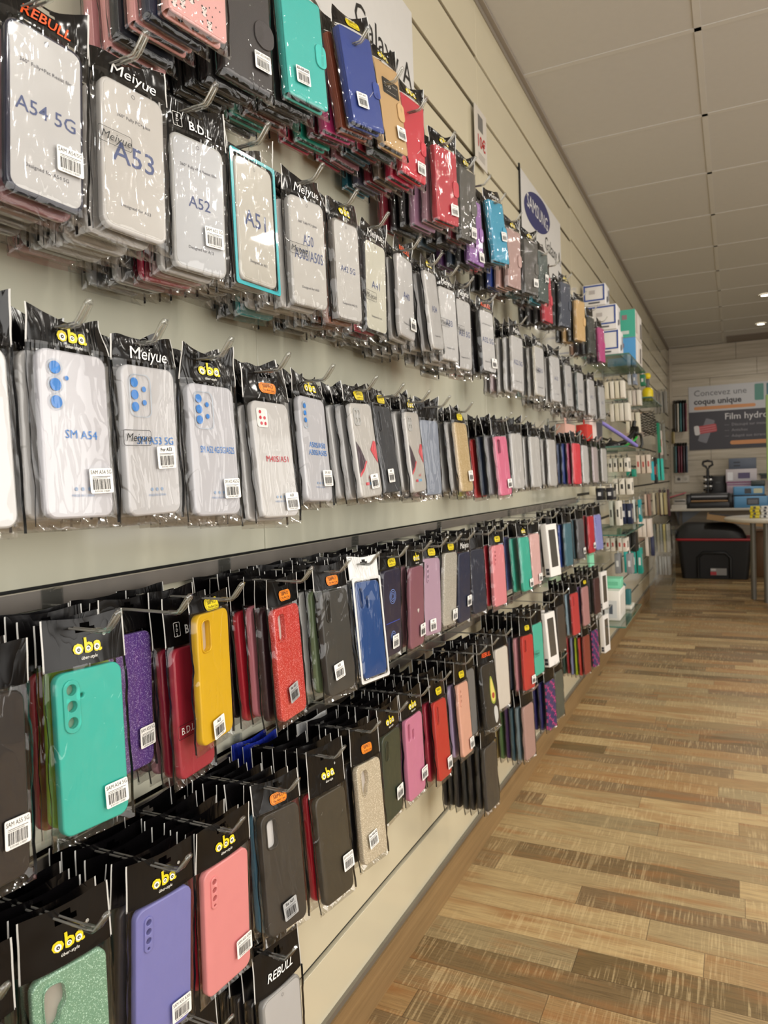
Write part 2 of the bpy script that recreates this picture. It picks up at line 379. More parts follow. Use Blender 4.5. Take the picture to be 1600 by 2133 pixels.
# downlights
for i, (lx, ly, p) in enumerate(LAMPS):
    e = empty('ceiling_downlight', (lx, ly, CEIL-0.004))
    g = G(); g.lathe([(0.050, 0.004), (0.052, 0.0), (0.048, -0.005), (0.039, -0.006), (0.036, -0.002)], plain('#d8d2c6', 0.3, 0.3)); g.obj('trim_ring', e)
    g = G(); g.poly(circ(0, 0, 0.036, 28)[::-1], -0.002, plain('#fff6e2', 0.5, emit=25)); g.obj('lens', e)
    tag(e, ['small round recessed ceiling light nearer the camera, the higher of the two bright spots', 'small round recessed ceiling light farther away, just before the dark ceiling panel'][i] if i < 2 else 'small round recessed ceiling light outside the frame over the shop aisle', 'ceiling light', 'recessed ceiling lights' if i > 1 else None)

# basis: local X -> along wall (+y), local Y -> up, local Z -> into the room (+x)
def basis(yaw=0, roll=0, pt=0):
    yaw, roll, pt = map(math.radians, (yaw, roll, pt))
    u = Vector((-math.sin(yaw), math.cos(yaw), 0)); n0 = Vector((math.cos(yaw), math.sin(yaw), 0)); up = Vector((0, 0, 1))
    v2 = up*math.cos(pt)+n0*math.sin(pt); n2 = u.cross(v2)
    a = u*math.cos(roll)+v2*math.sin(roll); b = v2*math.cos(roll)-u*math.sin(roll)
    return Matrix((a, b, n2)).transposed().to_4x4()
def place(o, loc, B): B = B.copy(); B.translation = Vector(loc); o.matrix_world = B
ONWALL = basis()

# rails (data strips) of the near section
for nm, z, lb in (('upper', 1.040, 'long smoky plastic price rail along the wall under the third row'), ('lower', 0.7265, 'long smoky plastic price rail along the wall under the fourth row')):
    e = empty('price_rail', (0, 2.0, z))
    g = G(); L = 3.92-YF
    M_ = Matrix.Translation((0, (3.92+YF)/2-2.0, 0))
    g.box((0.010, 0, 0.0), (0.0015, L, 0.022), plain('#77716a', 0.25, coat=0.6), M_); g.box((0.005, 0, 0.010), (0.011, L, 0.0015), RAILPL, M_); g.obj('clear_cover', e)
    g = G(); g.box((0.005, 0, -0.001), (0.006, L, 0.015), plain('#8a8478', 0.4), M_); g.box((0.0095, 0, 0.0115), (0.004, L, 0.0012), plain('#a9a294', 0.3, 0.5), M_); g.obj('backing_strip', e)
    for j, yy in enumerate([0.35, 0.62, 0.95, 1.4, 1.9, 2.6]):
        g = G(); g.box((0.0125, yy-2.0, -0.002), (0.002, 0.03, 0.028), GLASSY); g.obj('end_clip', e)
    tag(e, lb, 'price rail')
# posters on the near wall
def brand_board(y0, y1, z0, z1, side):
    e = empty('brand_sign', (0.004, (y0+y1)/2, (z0+z1)/2)); e.matrix_world = Matrix.Translation((0.004, (y0+y1)/2, (z0+z1)/2)) @ ONWALL
    w, h = y1-y0, z1-z0
    g = G(); g.slab(w, h, 0.002, 0.004, 0.0006, plain('#d6d5d2', 0.4), n=2); g.obj('board', e)
    oy = h/2-0.095
    g = G(); P = []; th = math.radians(8)
    for i in range(48):
        a = 2*PI*i/48; px, py = 0.235*math.cos(a), 0.078*math.sin(a); P.append((-0.095+px*math.cos(th)-py*math.sin(th), oy+px*math.sin(th)+py*math.cos(th)))
    g.poly(P, 0.0026, plain('#242a66', 0.4)); g.text('SAMSUNG', -0.095, oy, 0.082, plain('#e4e4e4', 0.4), z=0.0032, bold=0.02, rot=0, maxw=0.37); g.obj('oval_logo', e)
    g = G(); g.text('Galaxy A', w/2-0.015, oy-0.088, 0.088, INK, z=0.0026, align='RIGHT', bold=0.004); g.obj('lettering', e)
    return e
tag(brand_board(1.10, 1.836, 2.03, 2.39, 0), 'white brand board on the wall above the top row, cut by the upper picture edge', 'sign')
tag(brand_board(2.925, 3.66, 2.03, 2.39, 1), 'white brand board with blue oval logo on the wall above the middle of the row', 'sign')
e = empty('price_sign'); e.matrix_world = Matrix.Translation((0.012, 2.39, 2.286)) @ ONWALL
g = G(); g.slab(0.125, 0.185, 0.002, 0.003, 0.0005, plain('#cfc9bf', 0.35), n=2); g.poly(shift(rrect(0.05, 0.05, 0.001, 1), -0.005, 0.045), 0.0021, plain('#6c6a66', 0.5)); g.obj('card', e)
g = G(); g.text('10€', 0, -0.018, 0.055, plain('#b4262c', 0.5), z=0.0022, bold=0.02); g.obj('price_figures', e)
g = G()
for i in range(4): g.box((0, -0.055-i*0.006, 0.0022), (0.07, 0.0012, 0.0001), plain('#8b8884', 0.5))
g.obj('small_print', e)
tag(e, 'small white ten euro price card on the cream wall between the boards', 'price sign')
# dark vertical joint beside the second board
g = G(); g.box((0.002, 2.918, 2.24), (0.006, 0.012, 0.33), GROOVE); struct(g.obj('trim_4'))

# ------------------------------------------------------------------ phone cases
def cuts(style, w, h):
    X, Y = -w/2, h/2
    if style == 'tri': return [circ(X+0.0165, Y-0.018, 0.0056), circ(X+0.0165, Y-0.0345, 0.0056), circ(X+0.0165, Y-0.051, 0.0056), circ(X+0.029, Y-0.026, 0.0022, 12)], shift(rrect(0.019, 0.054, 0.0095), X+0.0165, Y-0.0345)
    if style == 'pill': return [shift(rrect(0.019, 0.038, 0.006), X+0.019, Y-0.028)], shift(rrect(0.0225, 0.0415, 0.0078), X+0.019, Y-0.028)
    if style == 'slot': return [shift(rrect(0.010, 0.036, 0.005), X+0.018, Y-0.029)], shift(rrect(0.013, 0.039, 0.0065), X+0.018, Y-0.029)
    if style == 'dots': return [circ(X+0.016, Y-0.017, 0.0035, 14), circ(X+0.016, Y-0.0275, 0.0035, 14), circ(X+0.016, Y-0.038, 0.0035, 14), circ(X+0.016, Y-0.047, 0.0018, 10)], shift(rrect(0.0115, 0.041, 0.0057), X+0.016, Y-0.031)
    if style == 'sq':
        P = [(X+0.011, Y-0.016), (X+0.0145, Y-0.011), (X+0.021, Y-0.010), (X+0.0285, Y-0.0115), (X+0.032, Y-0.017), (X+0.033, Y-0.028), (X+0.032, Y-0.034), (X+0.027, Y-0.039), (X+0.0255, Y-0.047), (X+0.022, Y-0.053), (X+0.017, Y-0.053), (X+0.013, Y-0.049), (X+0.011, Y-0.040)]
        P = smoothp(P); c0 = (X+0.0215, Y-0.031)
        return [P[::-1]], [((a-c0[0])*1.13+c0[0], (b-c0[1])*1.09+c0[1]) for a, b in P[::-1]]
    if style == 'two': return [shift(rrect(0.010, 0.034, 0.005), X+0.016, Y-0.028), shift(rrect(0.008, 0.020, 0.004), X+0.034, Y-0.036)], None
    return [], None
def smoothp(P, it=2):
    for _ in range(it):
        Q = []
        for i in range(len(P)):
            a, b = P[i], P[(i+1) % len(P)]
            Q += [(a[0]*0.75+b[0]*0.25, a[1]*0.75+b[1]*0.25), (a[0]*0.25+b[0]*0.75, a[1]*0.25+b[1]*0.75)]
        P = Q
    return P
CM = {}
def cached(key, fn):
    if key not in CM: CM[key] = fn()
    o = CM[key].copy(); COL.objects.link(o); return o
def m_shell(w, h, t, mat, style):
    def f():
        g = G(); holes, isl = cuts(style, w, h)
        add_holed(g, rrect(w, h, 0.0115, 6), holes, t, 0.0016, mat)
        if isl: add_holed(g, isl, holes[:3] if style == 'tri' else holes, 0.003, 0.0006, mat, z=t/2+0.0002)
        # side buttons
        for yy, l in ((h/2-0.045, 0.018), (h/2-0.072, 0.010)): g.slab(l, 0.0045, 0.002, 0.0016, 0.0004, mat, M=Matrix.Translation((w/2+0.0001, yy, 0)) @ Matrix.Rotation(PI/2, 4, 'Y') @ Matrix.Rotation(PI/2, 4, 'Z'), n=2)
        return g.obj('phone_case', link=False)
    return f
def m_slab(w, h, t, mat, name='phone_case', r=0.0115):
    def f():
        g = G(); g.slab(w, h, r, t, 0.0022, mat, n=4); return g.obj(name, link=False)
    return f
def m_insert(w, h, t, mat):
    def f():
        g = G(); g.slab(w-0.006, h-0.006, 0.009, 0.0012, 0.0003, mat, off=(0, 0, -t/2+0.0012), n=4); return g.obj('backing_card', link=False)
    return f
def m_wallet(w, h, t, mat, tray):
    def f():
        g = G()
        g.slab(w, h, 0.006, 0.0035, 0.0012, mat, off=(0, 0, t/2-0.00175), n=4)
        g.slab(w, h, 0.006, 0.0035, 0.0012, mat, off=(0, 0, -t/2+0.00175), n=4)
        P = [(-w/2+0.003-0.0035*math.sin(a)-0.0005, -t/2*math.cos(a)) for a in [PI*i/10 for i in range(11)]]
        vs = []
        for yy in (-h/2+0.002, h/2-0.002):
            for (a, b) in P: vs.append((a, yy, b))
        n = len(P); g.add(vs, [(i, i+1, n+i+1, n+i) for i in range(n-1)], mat, True)
        # stitching
        for s_ in (-1, 1): g.box((s_*0, s_*(h/2-0.003), t/2+0.0001), (w-0.012, 0.0004, 0.0003), mat)
        return g.obj('leather_cover', link=False)
    return f
def m_tray(w, h, t, mat):
    def f():
        g = G(); g.slab(w-0.006, h-0.004, 0.009, t-0.007, 0.0012, mat, off=(0.001, 0, 0), n=3)
        for i, (x, l) in enumerate(((-0.02, 0.006), (0.0, 0.011), (0.02, 0.008))): g.slab(l, 0.0035, 0.0015, 0.0008, 0.0002, BLACK, M=Matrix.Translation((x, -h/2+0.0018, 0)) @ Matrix.Rotation(PI/2, 4, 'X'), n=2)
        return g.obj('inner_shell', link=False)
    return f
def m_clasp(w, t, mat, kind):
    def f():
        g = G()
        if kind == 'round': g.slab(0.034, 0.040, 0.0165, 0.0022, 0.0007, mat, off=(w/2-0.012, -0.002, t/2+0.0012), n=8)
        elif kind == 'crescent':
            P = [(w/2-0.002, -0.022+0.0)]; o = []
            for i in range(13):
                a = PI*0.5+PI*i/24; o.append((w/2+0.004+0.034*math.cos(a), 0.008+(-0.036)*math.sin(PI/2*i/12)))
            inn = [(x+0.005, y+0.004) for x, y in o]
            g.add([(x, y, t/2+0.0006) for x, y in o]+[(x, y, t/2+0.0006) for x, y in inn], [(i, i+1, 13+i+1, 13+i) for i in range(12)], plain('#d9d6d8', 0.35, 0.4))
            g.slab(0.018, 0.030, 0.007, 0.0018, 0.0006, mat, off=(w/2-0.006, -0.008, t/2+0.001), n=5)
        else: g.slab(0.022, 0.036, 0.009, 0.0022, 0.0007, mat, off=(w/2-0.008, 0, t/2+0.0012), n=6)
        return g.obj('magnetic_clasp', link=False)
    return f
def m_bag(w, h, t, seed, seamw=0.0030):
    def f():
        g = G(); W_, y0, y1 = w/2+0.0095, -h/2-0.010, h/2+0.005; nx, ny = 14, 22
        rs = random.Random(seed)
        def zf(x, y, s):
            e = min(1, (W_-abs(x))/0.0095, (y-y0)/0.010); e = max(0, e)**0.7
            cr = noise.noise(Vector((x*70, y*45, seed*3.1+s)))*0.0016 + abs(noise.noise(Vector((x*160, y*60, seed+9*s))))*0.0012
            return s*(e*(t/2+0.0012)+0.0003)+cr*(0.35+0.65*(1-e))*1.2 + (s*abs(cr)*0.9 if e > 0.9 else 0)
        for s in (1, -1):
            vs = []; fs = []
            for j in range(ny+1):
                for i in range(nx+1):
                    x = -W_+2*W_*i/nx; y = y0+(y1-y0)*j/ny
                    wv = noise.noise(Vector((0.3, y*35, seed*1.7)))*0.0022*abs(x)/W_
                    vs.append((x+wv*(1 if x > 0 else -1), y, zf(x, y, s)))
            for j in range(ny):
                for i in range(nx):
                    a = j*(nx+1)+i; q = (a, a+1, a+nx+2, a+nx+1); fs.append(q if s > 0 else q[::-1])
            g.add(vs, fs, BAG, True)
        for sx in (-1, 1):      # dark side seams
            vs = []; fs = []; n = 24
            for j in range(n+1):
                y = y0+0.004+(y1-y0-0.004)*j/n; wv = noise.noise(Vector((sx*2.3, y*28, seed)))*0.0035+noise.noise(Vector((sx, y*90, seed*2)))*0.0009
                x = sx*(W_-0.0015); vs += [(x, y, wv-seamw/2), (x+sx*0.001, y, wv+seamw/2)]
            for j in range(n): fs.append((2*j, 2*j+1, 2*j+3, 2*j+2))
            g.add(vs, fs, SEAM, True)
        return g.obj('poly_bag', link=False)
    return f
def hdr_z(w, h, t, hh, seed, amp):
    def z(x, y):
        v = (y-(h/2+0.003))/hh; v = min(max(v, 0), 1); W_ = w/2+0.0095
        b = (t/2)*(1-v)**1.3*(1-(abs(x)/W_)**2)
        c = noise.noise(Vector((x*38, y*38, seed*2.7)))*amp*(0.3+v)
        c += (abs(x)/W_)**3*v*amp*1.6*math.sin(seed*1.9+(1 if x > 0 else 2.5))
        return b+c
    return z
def m_header(w, h, t, hh, seed, amp, mat, holev):
    def f():
        g = G(); W_ = w/2+0.0095; z = hdr_z(w, h, t, hh, seed, amp); nx, ny = 16, 10
        xs = [-W_, -W_+0.0018]+[(-W_+0.0018)+(2*W_-0.0036)*i/nx for i in range(1, nx)]+[W_-0.0018, W_]
        rs = random.Random(seed*13+1); cr = [0.0 if amp < 0.003 else rs.uniform(-0.008, 0.011), 0.0 if amp < 0.003 else rs.uniform(-0.008, 0.011)]
        vs = []; fs = []; fe = []
        for j in range(ny+1):
            v = j/ny
            for x in xs:
                u_ = x/W_
                dip = (cr[0] if x < 0 else cr[1])*abs(u_)**2*v + (-0.004*math.cos(u_*PI)*v*min(1, amp/0.004))
                y = h/2+0.003+hh*v+dip
                vs.append((x*(1-0.05*v*min(1, amp/0.003)), y, z(x, y)+0.0003))
        n = len(xs); hj = int(round(holev*ny))
        for j in range(ny):
            for i in range(n-1):
                xm = (xs[i]+xs[i+1])/2
                if j == hj and abs(xm) < 0.013: continue
                if j == hj+1 and abs(xm) < 0.006: continue
                a = j*n+i; (fe if i in (0, n-2) else fs).append((a, a+1, a+n+1, a+n))
        g.add(vs, fs, mat, True); g.add(vs, fe, SILV, True)
        return g.obj('header_card', link=False)
    return f
def m_logo(w, h, t, hh, seed, amp, logo):
    def f():
        g = G(); z = hdr_z(w, h, t, hh, seed, amp); cf = lambda x, y: z(x, y)+0.0012; yc = h/2+0.003+hh*0.33
        if logo == 'oba':
            Yl = plain('#e3cf1c', 0.4); Wt = plain('#f4f2ea', 0.4)
            g.text('oba', 0.0, yc+0.003, 0.022, Yl, bold=0.022, conf=cf, sx=1.05)
            for (dx, dy, r_) in ((-0.0108, 0.0005, 0.0036), (0.0005, 0.0005, 0.0026), (0.0108, 0.0005, 0.0034)):
                for rad, m, dz in ((r_, Wt, 0.0004), (r_*0.5, BLACK, 0.0007), (r_*0.18, Wt, 0.0009)):
                    g.add([(a, b, cf(a, b)+dz) for a, b in circ(dx, yc+dy, rad, 14)], [tuple(range(14))], m)
            g.text('über-style', 0.001, yc-0.0085, 0.0048, Wt, conf=cf, shear=0.2)
            g.text('®', 0.021, yc+0.012, 0.005, Wt, conf=cf)
        elif logo in ('siipro', 'siiproy'):
            m = plain('#f0871c' if logo == 'siipro' else '#e8d21e', 0.35); P = shift(rrect(0.034, 0.015, 0.006, 5), 0, yc)
            g.add([(a, b, cf(a, b)+0.0002) for a, b in P]+[(0, yc, cf(0, yc)+0.0006)], [(i, (i+1) % len(P), len(P)) for i in range(len(P))], m)
            P = shift(rrect(0.0315, 0.0128, 0.0052, 5), 0, yc); Q = shift(rrect(0.0307, 0.012, 0.0048, 5), 0, yc); n = len(P)
            g.add([(a, b, cf(a, b)+0.0008) for a, b in P+Q], [(i, (i+1) % n, n+(i+1) % n, n+i) for i in range(n)], INK)
            g.text('SIIPRO', 0, yc+0.0024, 0.0072, INK, z=0.0007, conf=cf, sx=1.05); g.text('The Best Case', 0, yc-0.0032, 0.0042, INK, z=0.0007, conf=cf, shear=0.35, maxw=0.026)
        elif logo == 'meiyue': g.text('Meiyue', 0.002, yc, 0.020, plain('#efefec', 0.35), conf=cf, shear=0.30)
        elif logo == 'bdl':
            m = plain('#ecece8', 0.4); g.text('B.D.L', 0.006, yc-0.002, 0.0155, m, conf=cf, bold=0.02)
            P = shift(rrect(0.012, 0.018, 0.0015, 2), -0.026, yc+0.001); Q = shift(rrect(0.0108, 0.0168, 0.001, 2), -0.026, yc+0.001); n = len(P)
            g.add([(a, b, cf(a, b)) for a, b in P+Q], [(i, (i+1) % n, n+(i+1) % n, n+i) for i in range(n)], m); g.text('B\nD\nL', -0.026, yc, 0.0055, m, conf=cf)
        elif logo in ('rebull', 'rebullw'): g.text('REBULL', 0, yc, 0.0155, plain('#e8561c' if logo == 'rebull' else '#efefec', 0.4), conf=cf, shear=0.35, bold=0.012)
        return g.obj('brand_print', link=False)
    return f
def m_label(t1, grey=False, big=True):
    def f():
        g = G(); g.slab(0.028, 0.025, 0.002, 0.0003, 0.00008, GREYSTICK if grey else STICK, n=3); rs = random.Random(len(t1)*7+ord(t1[-1]))
        g.text(t1, 0.0, 0.0085, 0.0056, INK, z=0.0003, bold=0.03, maxw=0.025, sx=0.95)
        g.box((0, 0.0042, 0.0003), (0.022, 0.0005, 0.00004), INK); g.box((-0.002, 0.0028, 0.0003), (0.018, 0.0004, 0.00004), INK)
        x = -0.0105
        while x < 0.0105:
            b = rs.choice((0.0003, 0.0005, 0.0008)); g.box((x, -0.0035, 0.0003), (b, 0.0105, 0.00004), INK); x += b+rs.choice((0.0003, 0.0005, 0.0007))
        g.text('8 031042 518287', 0, -0.0105, 0.0026, INK, z=0.0003, maxw=0.024)
        return g.obj('barcode_label', link=False)
    return f
def m_filmprint(w, h, t, model, l2, style, ms=0.0195):
    ink = plain('#4a4c54', 0.5); big = plain('#4a5680', 0.5)
    def f():
        g = G(); zz = t/2+0.0006
        g.slab(w-0.007, h-0.007, 0.0095, 0.0006, 0.0002, plain(style, 0.28, coat=0.5), off=(0, 0, t/2), n=5)
        g.text(l2, 0, h*0.27, 0.0052, ink, z=zz, maxw=w*0.72)
        g.text(model, 0, 0.002 if '\n' not in model else 0.006, ms, big, z=zz, bold=0.004, maxw=w*0.80); g.text('Designed for '+model.split('\n')[0], 0, -h*0.33, 0.0052, ink, z=zz, maxw=w*0.72)
        g.add([(a, b, zz) for a, b in circ(0, h/2-0.010, 0.0022, 14)]+[(a, b, zz) for a, b in circ(0, h/2-0.010, 0.0018, 14)], [(i, (i+1) % 14, 14+(i+1) % 14, 14+i) for i in range(14)], ink)
        return g.obj('printed_film_card', link=False)
    return f
def m_clearprint(w, h, t, model, hexc, style):
    def f():
        g = G(); m = plain(hexc, 0.4); pale = plain('#a9b6c4', 0.4); X, Y = -w/2, h/2; zz = t/2+0.0008
        def disc(x, y, r_): g.add([(a, b, zz+0.0008) for a, b in circ(x, y, r_, 18)], [tuple(range(18))], m)
        def ring(P, k=0.88):
            cx = sum(p[0] for p in P)/len(P); cy = sum(p[1] for p in P)/len(P); n = len(P)
            Q = [((a-cx)*k+cx, (b-cy)*(k+0.04)+cy) for a, b in P]
            g.add([(a, b, zz+0.0010) for a, b in P]+[(a, b, zz+0.0010) for a, b in Q], [(i, (i+1) % n, n+(i+1) % n, n+i) for i in range(n)], pale)
        if style == 'tri':
            for k_ in range(3): disc(X+0.0165, Y-0.018-0.0165*k_, 0.0062); ring(circ(X+0.0165, Y-0.018-0.0165*k_, 0.0082, 20), 0.9)
            disc(X+0.029, Y-0.027, 0.0022)
        elif style == 'five':
            ring(shift(rrect(0.031, 0.046, 0.008), X+0.0235, Y-0.033), 0.93)
            for k_ in range(3): disc(X+0.0155, Y-0.019-0.013*k_, 0.0052)
            for k_ in range(2): disc(X+0.029, Y-0.0255-0.0145*k_, 0.003)
        elif style == 'l5':
            g.slab(0.022, 0.027, 0.004, 0.0006, 0.0002, plain('#eceae6', 0.35), off=(X+0.019, Y-0.024, zz), n=4)
            for (a, b) in ((-4, 8), (-4, 0), (-3, -8), (4, 0), (5, -8)): disc(X+0.019+a*0.001, Y-0.024+b*0.001, 0.0024)
        elif style == 'col':
            for k_ in range(3): disc(X+0.014, Y-0.016-0.011*k_, 0.0038)
            ring(shift(rrect(0.012, 0.042, 0.006), X+0.014, Y-0.030), 0.86)
        g.text(model, 0.004, 0.0, 0.0118, m, z=zz, bold=0.003, maxw=w*0.74)
        g.text('MADE IN CHINA', 0.002, -h/2+0.022, 0.0035, plain('#7f9cc4', 0.5), z=zz)
        for k_ in (-1, 0, 1): g.add([(a, b, zz) for a, b in circ(0.002+k_*0.0075, -h/2+0.0285, 0.0019, 10)], [tuple(range(10))], plain('#8fa8c8', 0.5))
        return g.obj('case_print', link=False)
    return f
def m_phoneprint(w, h, t, model):
    def f():
        g = G(); zz = t/2+0.0008; dk = plain('#4a3c44', 0.4); rd = plain('#d4525a', 0.4); wt = plain('#efe9e6', 0.4)
        g.poly([(-w/2+0.004, 0.016), (-w/2+0.016, 0.004), (-w/2+0.030, -0.018), (-w/2+0.020, -0.030), (-w/2+0.004, -0.040)], zz, dk)
        g.poly([(-w/2+0.030, -0.018), (-w/2+0.034, -0.020), (-w/2+0.022, -0.034), (-w/2+0.004, -0.046), (-w/2+0.004, -0.040), (-w/2+0.020, -0.030)], zz+0.0001, rd)
        g.poly([(w/2-0.026, 0.000), (w/2-0.012, 0.016), (w/2-0.004, 0.014), (w/2-0.004, -0.024), (w/2-0.014, -0.014)], zz, rd)
        g.text(model, 0.006, -0.048, 0.008, rd, z=zz); g.box((0.0, -0.058, zz), (0.026, 0.005, 0.0001), plain('#7fb4d8', 0.4)); g.box((-0.013, -0.058, zz+0.00005), (0.012, 0.005, 0.0001), rd)
        add_holed(g, shift(rrect(0.022, 0.030, 0.006), -w/2+0.020, h/2-0.024), [circ(-w/2+0.015, h/2-0.017, 0.004, 12), circ(-w/2+0.025, h/2-0.017, 0.004, 12), circ(-w/2+0.015, h/2-0.030, 0.004, 12), circ(-w/2+0.025, h/2-0.030, 0.004, 12)], 0.0016, 0.0003, plain('#b8b8b6', 0.25), z=t/2+0.0008)
        return g.obj('case_print', link=False)
    return f
def m_bagprint(w, t, word='Meiyue'):
    def f():
        g = G(); P = rrect(0.040, 0.017, 0.003, 3); Q = rrect(0.0388, 0.0158, 0.0025, 3); n = len(P); x0, zz = -w/2+0.014, t/2+0.0035
        g.add([(a+x0, b, zz) for a, b in P+Q], [(i, (i+1) % n, n+(i+1) % n, n+i) for i in range(n)], INK)
        g.text(word, x0+0.001, 0, 0.0125, INK if word == 'Meiyue' else WHITE, z=zz, shear=0.3 if word == 'Meiyue' else 0); return g.obj('bag_print', link=False)
    return f
def setp(o, root, name=None, lab=None):
    o.parent = root
    if name: o.name = name
    if lab: o['label'] = lab
    return o
ROD = {1: 1.910, 2: 1.618, 3: 1.322, 4: 1.025, 5: 0.742, 6: 0.520}
MODES = {'wallet': dict(w=.081, h=.165, t=.016), 'film': dict(w=.078, h=.163, t=.0105), 'clear': dict(w=.078, h=.163, t=.010), 'soft': dict(w=.078, h=.163, t=.0098), 'box': dict(w=.088, h=.178, t=.020)}
def build_case(row, loc, ang, typ, colr, opts, detail=True, seed=0):
    """loc = centre of the case; root empty sits at the hanging hole"""
    d = MODES[typ]; w, h, t = d['w'], d['h'], d['t']
    B = basis(*ang); up = B.col[1].to_3d()
    drop = max((ROD[row]-loc[2])/max(up.z, 0.5), h/2+0.018); tall = drop-h/2
    hh = round(tall+(0.012 if row <= 3 else 0.005), 2); amp = 0.0045 if row <= 3 else 0.0016
    drop = h/2+0.003+hh*0.70
    nm = {'wallet': 'bagged_wallet_case', 'film': 'bagged_screen_case', 'clear': 'bagged_clear_case', 'soft': 'bagged_phone_case', 'box': 'hanging_phone_box'}[typ]
    root = empty(nm); B2 = B.copy(); B2.translation = Vector(loc)+up*drop; root.matrix_world = B2
    dn = Vector((0, -drop, 0)); parts = []
    def put(o, z=0.0, x=0.0, y=0.0, rz=0.0, par=None, nm_=None, lab=None):
        o.parent = par or root
        if par is None: o.location = dn+Vector((x, y, z))
        else: o.location = (x, y, z)
        o.rotation_euler = (0, 0, rz)
        if nm_: o.name = nm_
        if lab: o['label'] = lab
        return o
    s6 = seed % 6; glit = opts.get('glitter'); mat = glitter(colr) if glit else plain(colr, opts.get('rough', 0.36), coat=opts.get('coat', 0.1))
    if typ == 'wallet':
        mat = leather(colr)
        c = put(cached(('w', colr), m_wallet(w, h, t, mat, None))); put(cached(('tray', opts.get('tray', '#1c1b1c')), m_tray(w, h, t, plain(opts.get('tray', '#1c1b1c'), 0.4))))
        if detail or s6 % 2: put(cached(('cl', colr, opts.get('clasp', 'tab')), m_clasp(w, t, mat, opts.get('clasp', 'tab'))))
        if opts.get('window'):
            def f():
                g = G(); g.slab(0.052, 0.030, 0.003, 0.0006, 0.0002, plain('#2c2b29', 0.25), n=3); Wt = plain('#b9b5ab', 0.5)
                g.text('2:45', -0.010, 0.002, 0.013, Wt, z=0.0005, maxw=0.026); g.text('Wed 16', 0.014, 0.006, 0.005, Wt, z=0.0005); g.box((0.0, -0.009, 0.0005), (0.03, 0.0005, 0.0001), Wt); return g.obj('display_window', link=False)
            put(cached('win', f), z=t/2+0.0004, x=0.008, y=0.038)
        if opts.get('panda'):
            def f():
                g = G(); dk = plain('#3a3436', 0.5); wt = plain('#e9dcd6', 0.5); rs = random.Random(5)
                for i in range(90):
                    x, y = rs.uniform(-.034, .034), rs.uniform(-.074, .074); k2 = rs.random()
                    if k2 < 0.2:
                        for dx, dy, r_, m, dz in [(a_*.72, b_*.72, c_*.72, d_, e_) for a_, b_, c_, d_, e_ in ((0, 0, .0052, wt, 0), (-.0038, .0042, .0017, dk, .0001), (.0038, .0042, .0017, dk, .0001), (-.0018, .0006, .0011, dk, .0001), (.0018, .0006, .0011, dk, .0001), (0, -.0016, .0007, dk, .0001), (0, -.0085, .0044, wt, 0), (-.004, -.0075, .0016, dk, .0001), (.004, -.0075, .0016, dk, .0001))]:
                            g.add([(a, b, dz) for a, b in circ(x+dx, y+dy, r_, 12)], [tuple(range(12))], m)
                    else: g.add([(a, b, 0) for a, b in circ(x, y, .0008, 5, .0014)], [tuple(range(5))], dk)
                return g.obj('animal_pattern', link=False)
            put(cached('panda', f), z=t/2+0.0003)
    elif typ == 'film':
        rim = opts.get('rim', '#c4c4c2')
        if detail:
            put(cached(('fs', rim), m_slab(w, h, t, tpu(rim))))
            put(cached(('fp', opts['model'], opts.get('l2'), opts.get('face', '#d9d8d6')), m_filmprint(w, h, t, opts['model'], opts.get('l2', '360° Fully+Pet Resist film'), opts.get('face', '#bfbebd'), opts.get('ms', .0195))))
        else: put(cached(('fs', rim), m_slab(w, h, t, tpu(rim))))
    elif typ == 'clear':
        put(cached(('cs', colr), m_slab(w, h, t, tpu(colr))))
        if detail and opts.get('model') and opts.get('cam') == 'phone': put(cached(('pp', opts['model']), m_phoneprint(w, h, t, opts['model'])))
        elif detail and opts.get('model'): put(cached(('cp', opts['model']), m_clearprint(w, h, t, opts['model'], opts.get('ink', '#2f7fd0'), opts.get('cam', 'tri'))))
    elif typ == 'soft':
        st = opts.get('cam', 'none')
        if detail and st != 'none':
            put(cached(('sh', colr, glit, st), m_shell(w, h, t, mat, st))); put(cached(('in', opts.get('inner', '#b9b0a2')), m_insert(w, h, t*0.6, plain(opts.get('inner', '#b9b0a2'), 0.6))))
        else: put(cached(('sl', colr, glit), m_slab(w, h, t, mat)))
        if opts.get('extra') and detail: put(cached(('ex', opts['extra']), EXTRA[opts['extra']](w, h, t)))
    elif typ == 'box':
        def f():
            g = G(); g.slab(w, h, 0.002, t, 0.0006, plain('#e6e3df', 0.4), n=2); return g.obj('carton', link=False)
        b = put(cached('bx', f))
        def f():
            g = G(); g.slab(w*0.62, h*0.72, 0.003, 0.0008, 0.0002, plain('#4c4a46', 0.2, coat=0.5), n=3); return g.obj('front_window', link=False)
        put(cached('bw', f), z=t/2, y=0.006)
        def f():
            g = G(); g.box((0, 0, 0), (0.0006, 0.022, t*0.62), plain('#2c2c34', 0.5)); g.text('CASE', 0, 0, 0.006, WHITE, z=0.0005, M=Matrix.Rotation(-PI/2, 4, 'Y')); return g.obj('side_label', link=False)
        put(cached('bl', f), x=-w/2-0.0002, y=-h/2+0.018)
        def f():
            g = G(); g.slab(0.03, 0.03, 0.004, 0.0012, 0.0003, BLACK, n=3); return g.obj('hang_tab', link=False)
        put(cached('bh', f), y=h/2+0.013)
        return root
    sd = s6 if detail else s6 % 3
    hm = {'w': FOILW, 'b': FOILB, 'c': BAG}.get(opts.get('foil'), FOIL if row <= 3 else FOILT); hk = opts.get('foil', 'k')
    put(cached(('bag', typ, sd), m_bag(w, h, t, sd)))
    if opts.get('nohead'): return root
    hd = put(cached(('hd', typ, hh, sd, amp, hk), m_header(w, h, t, hh, sd, amp, hm, 0.66)))
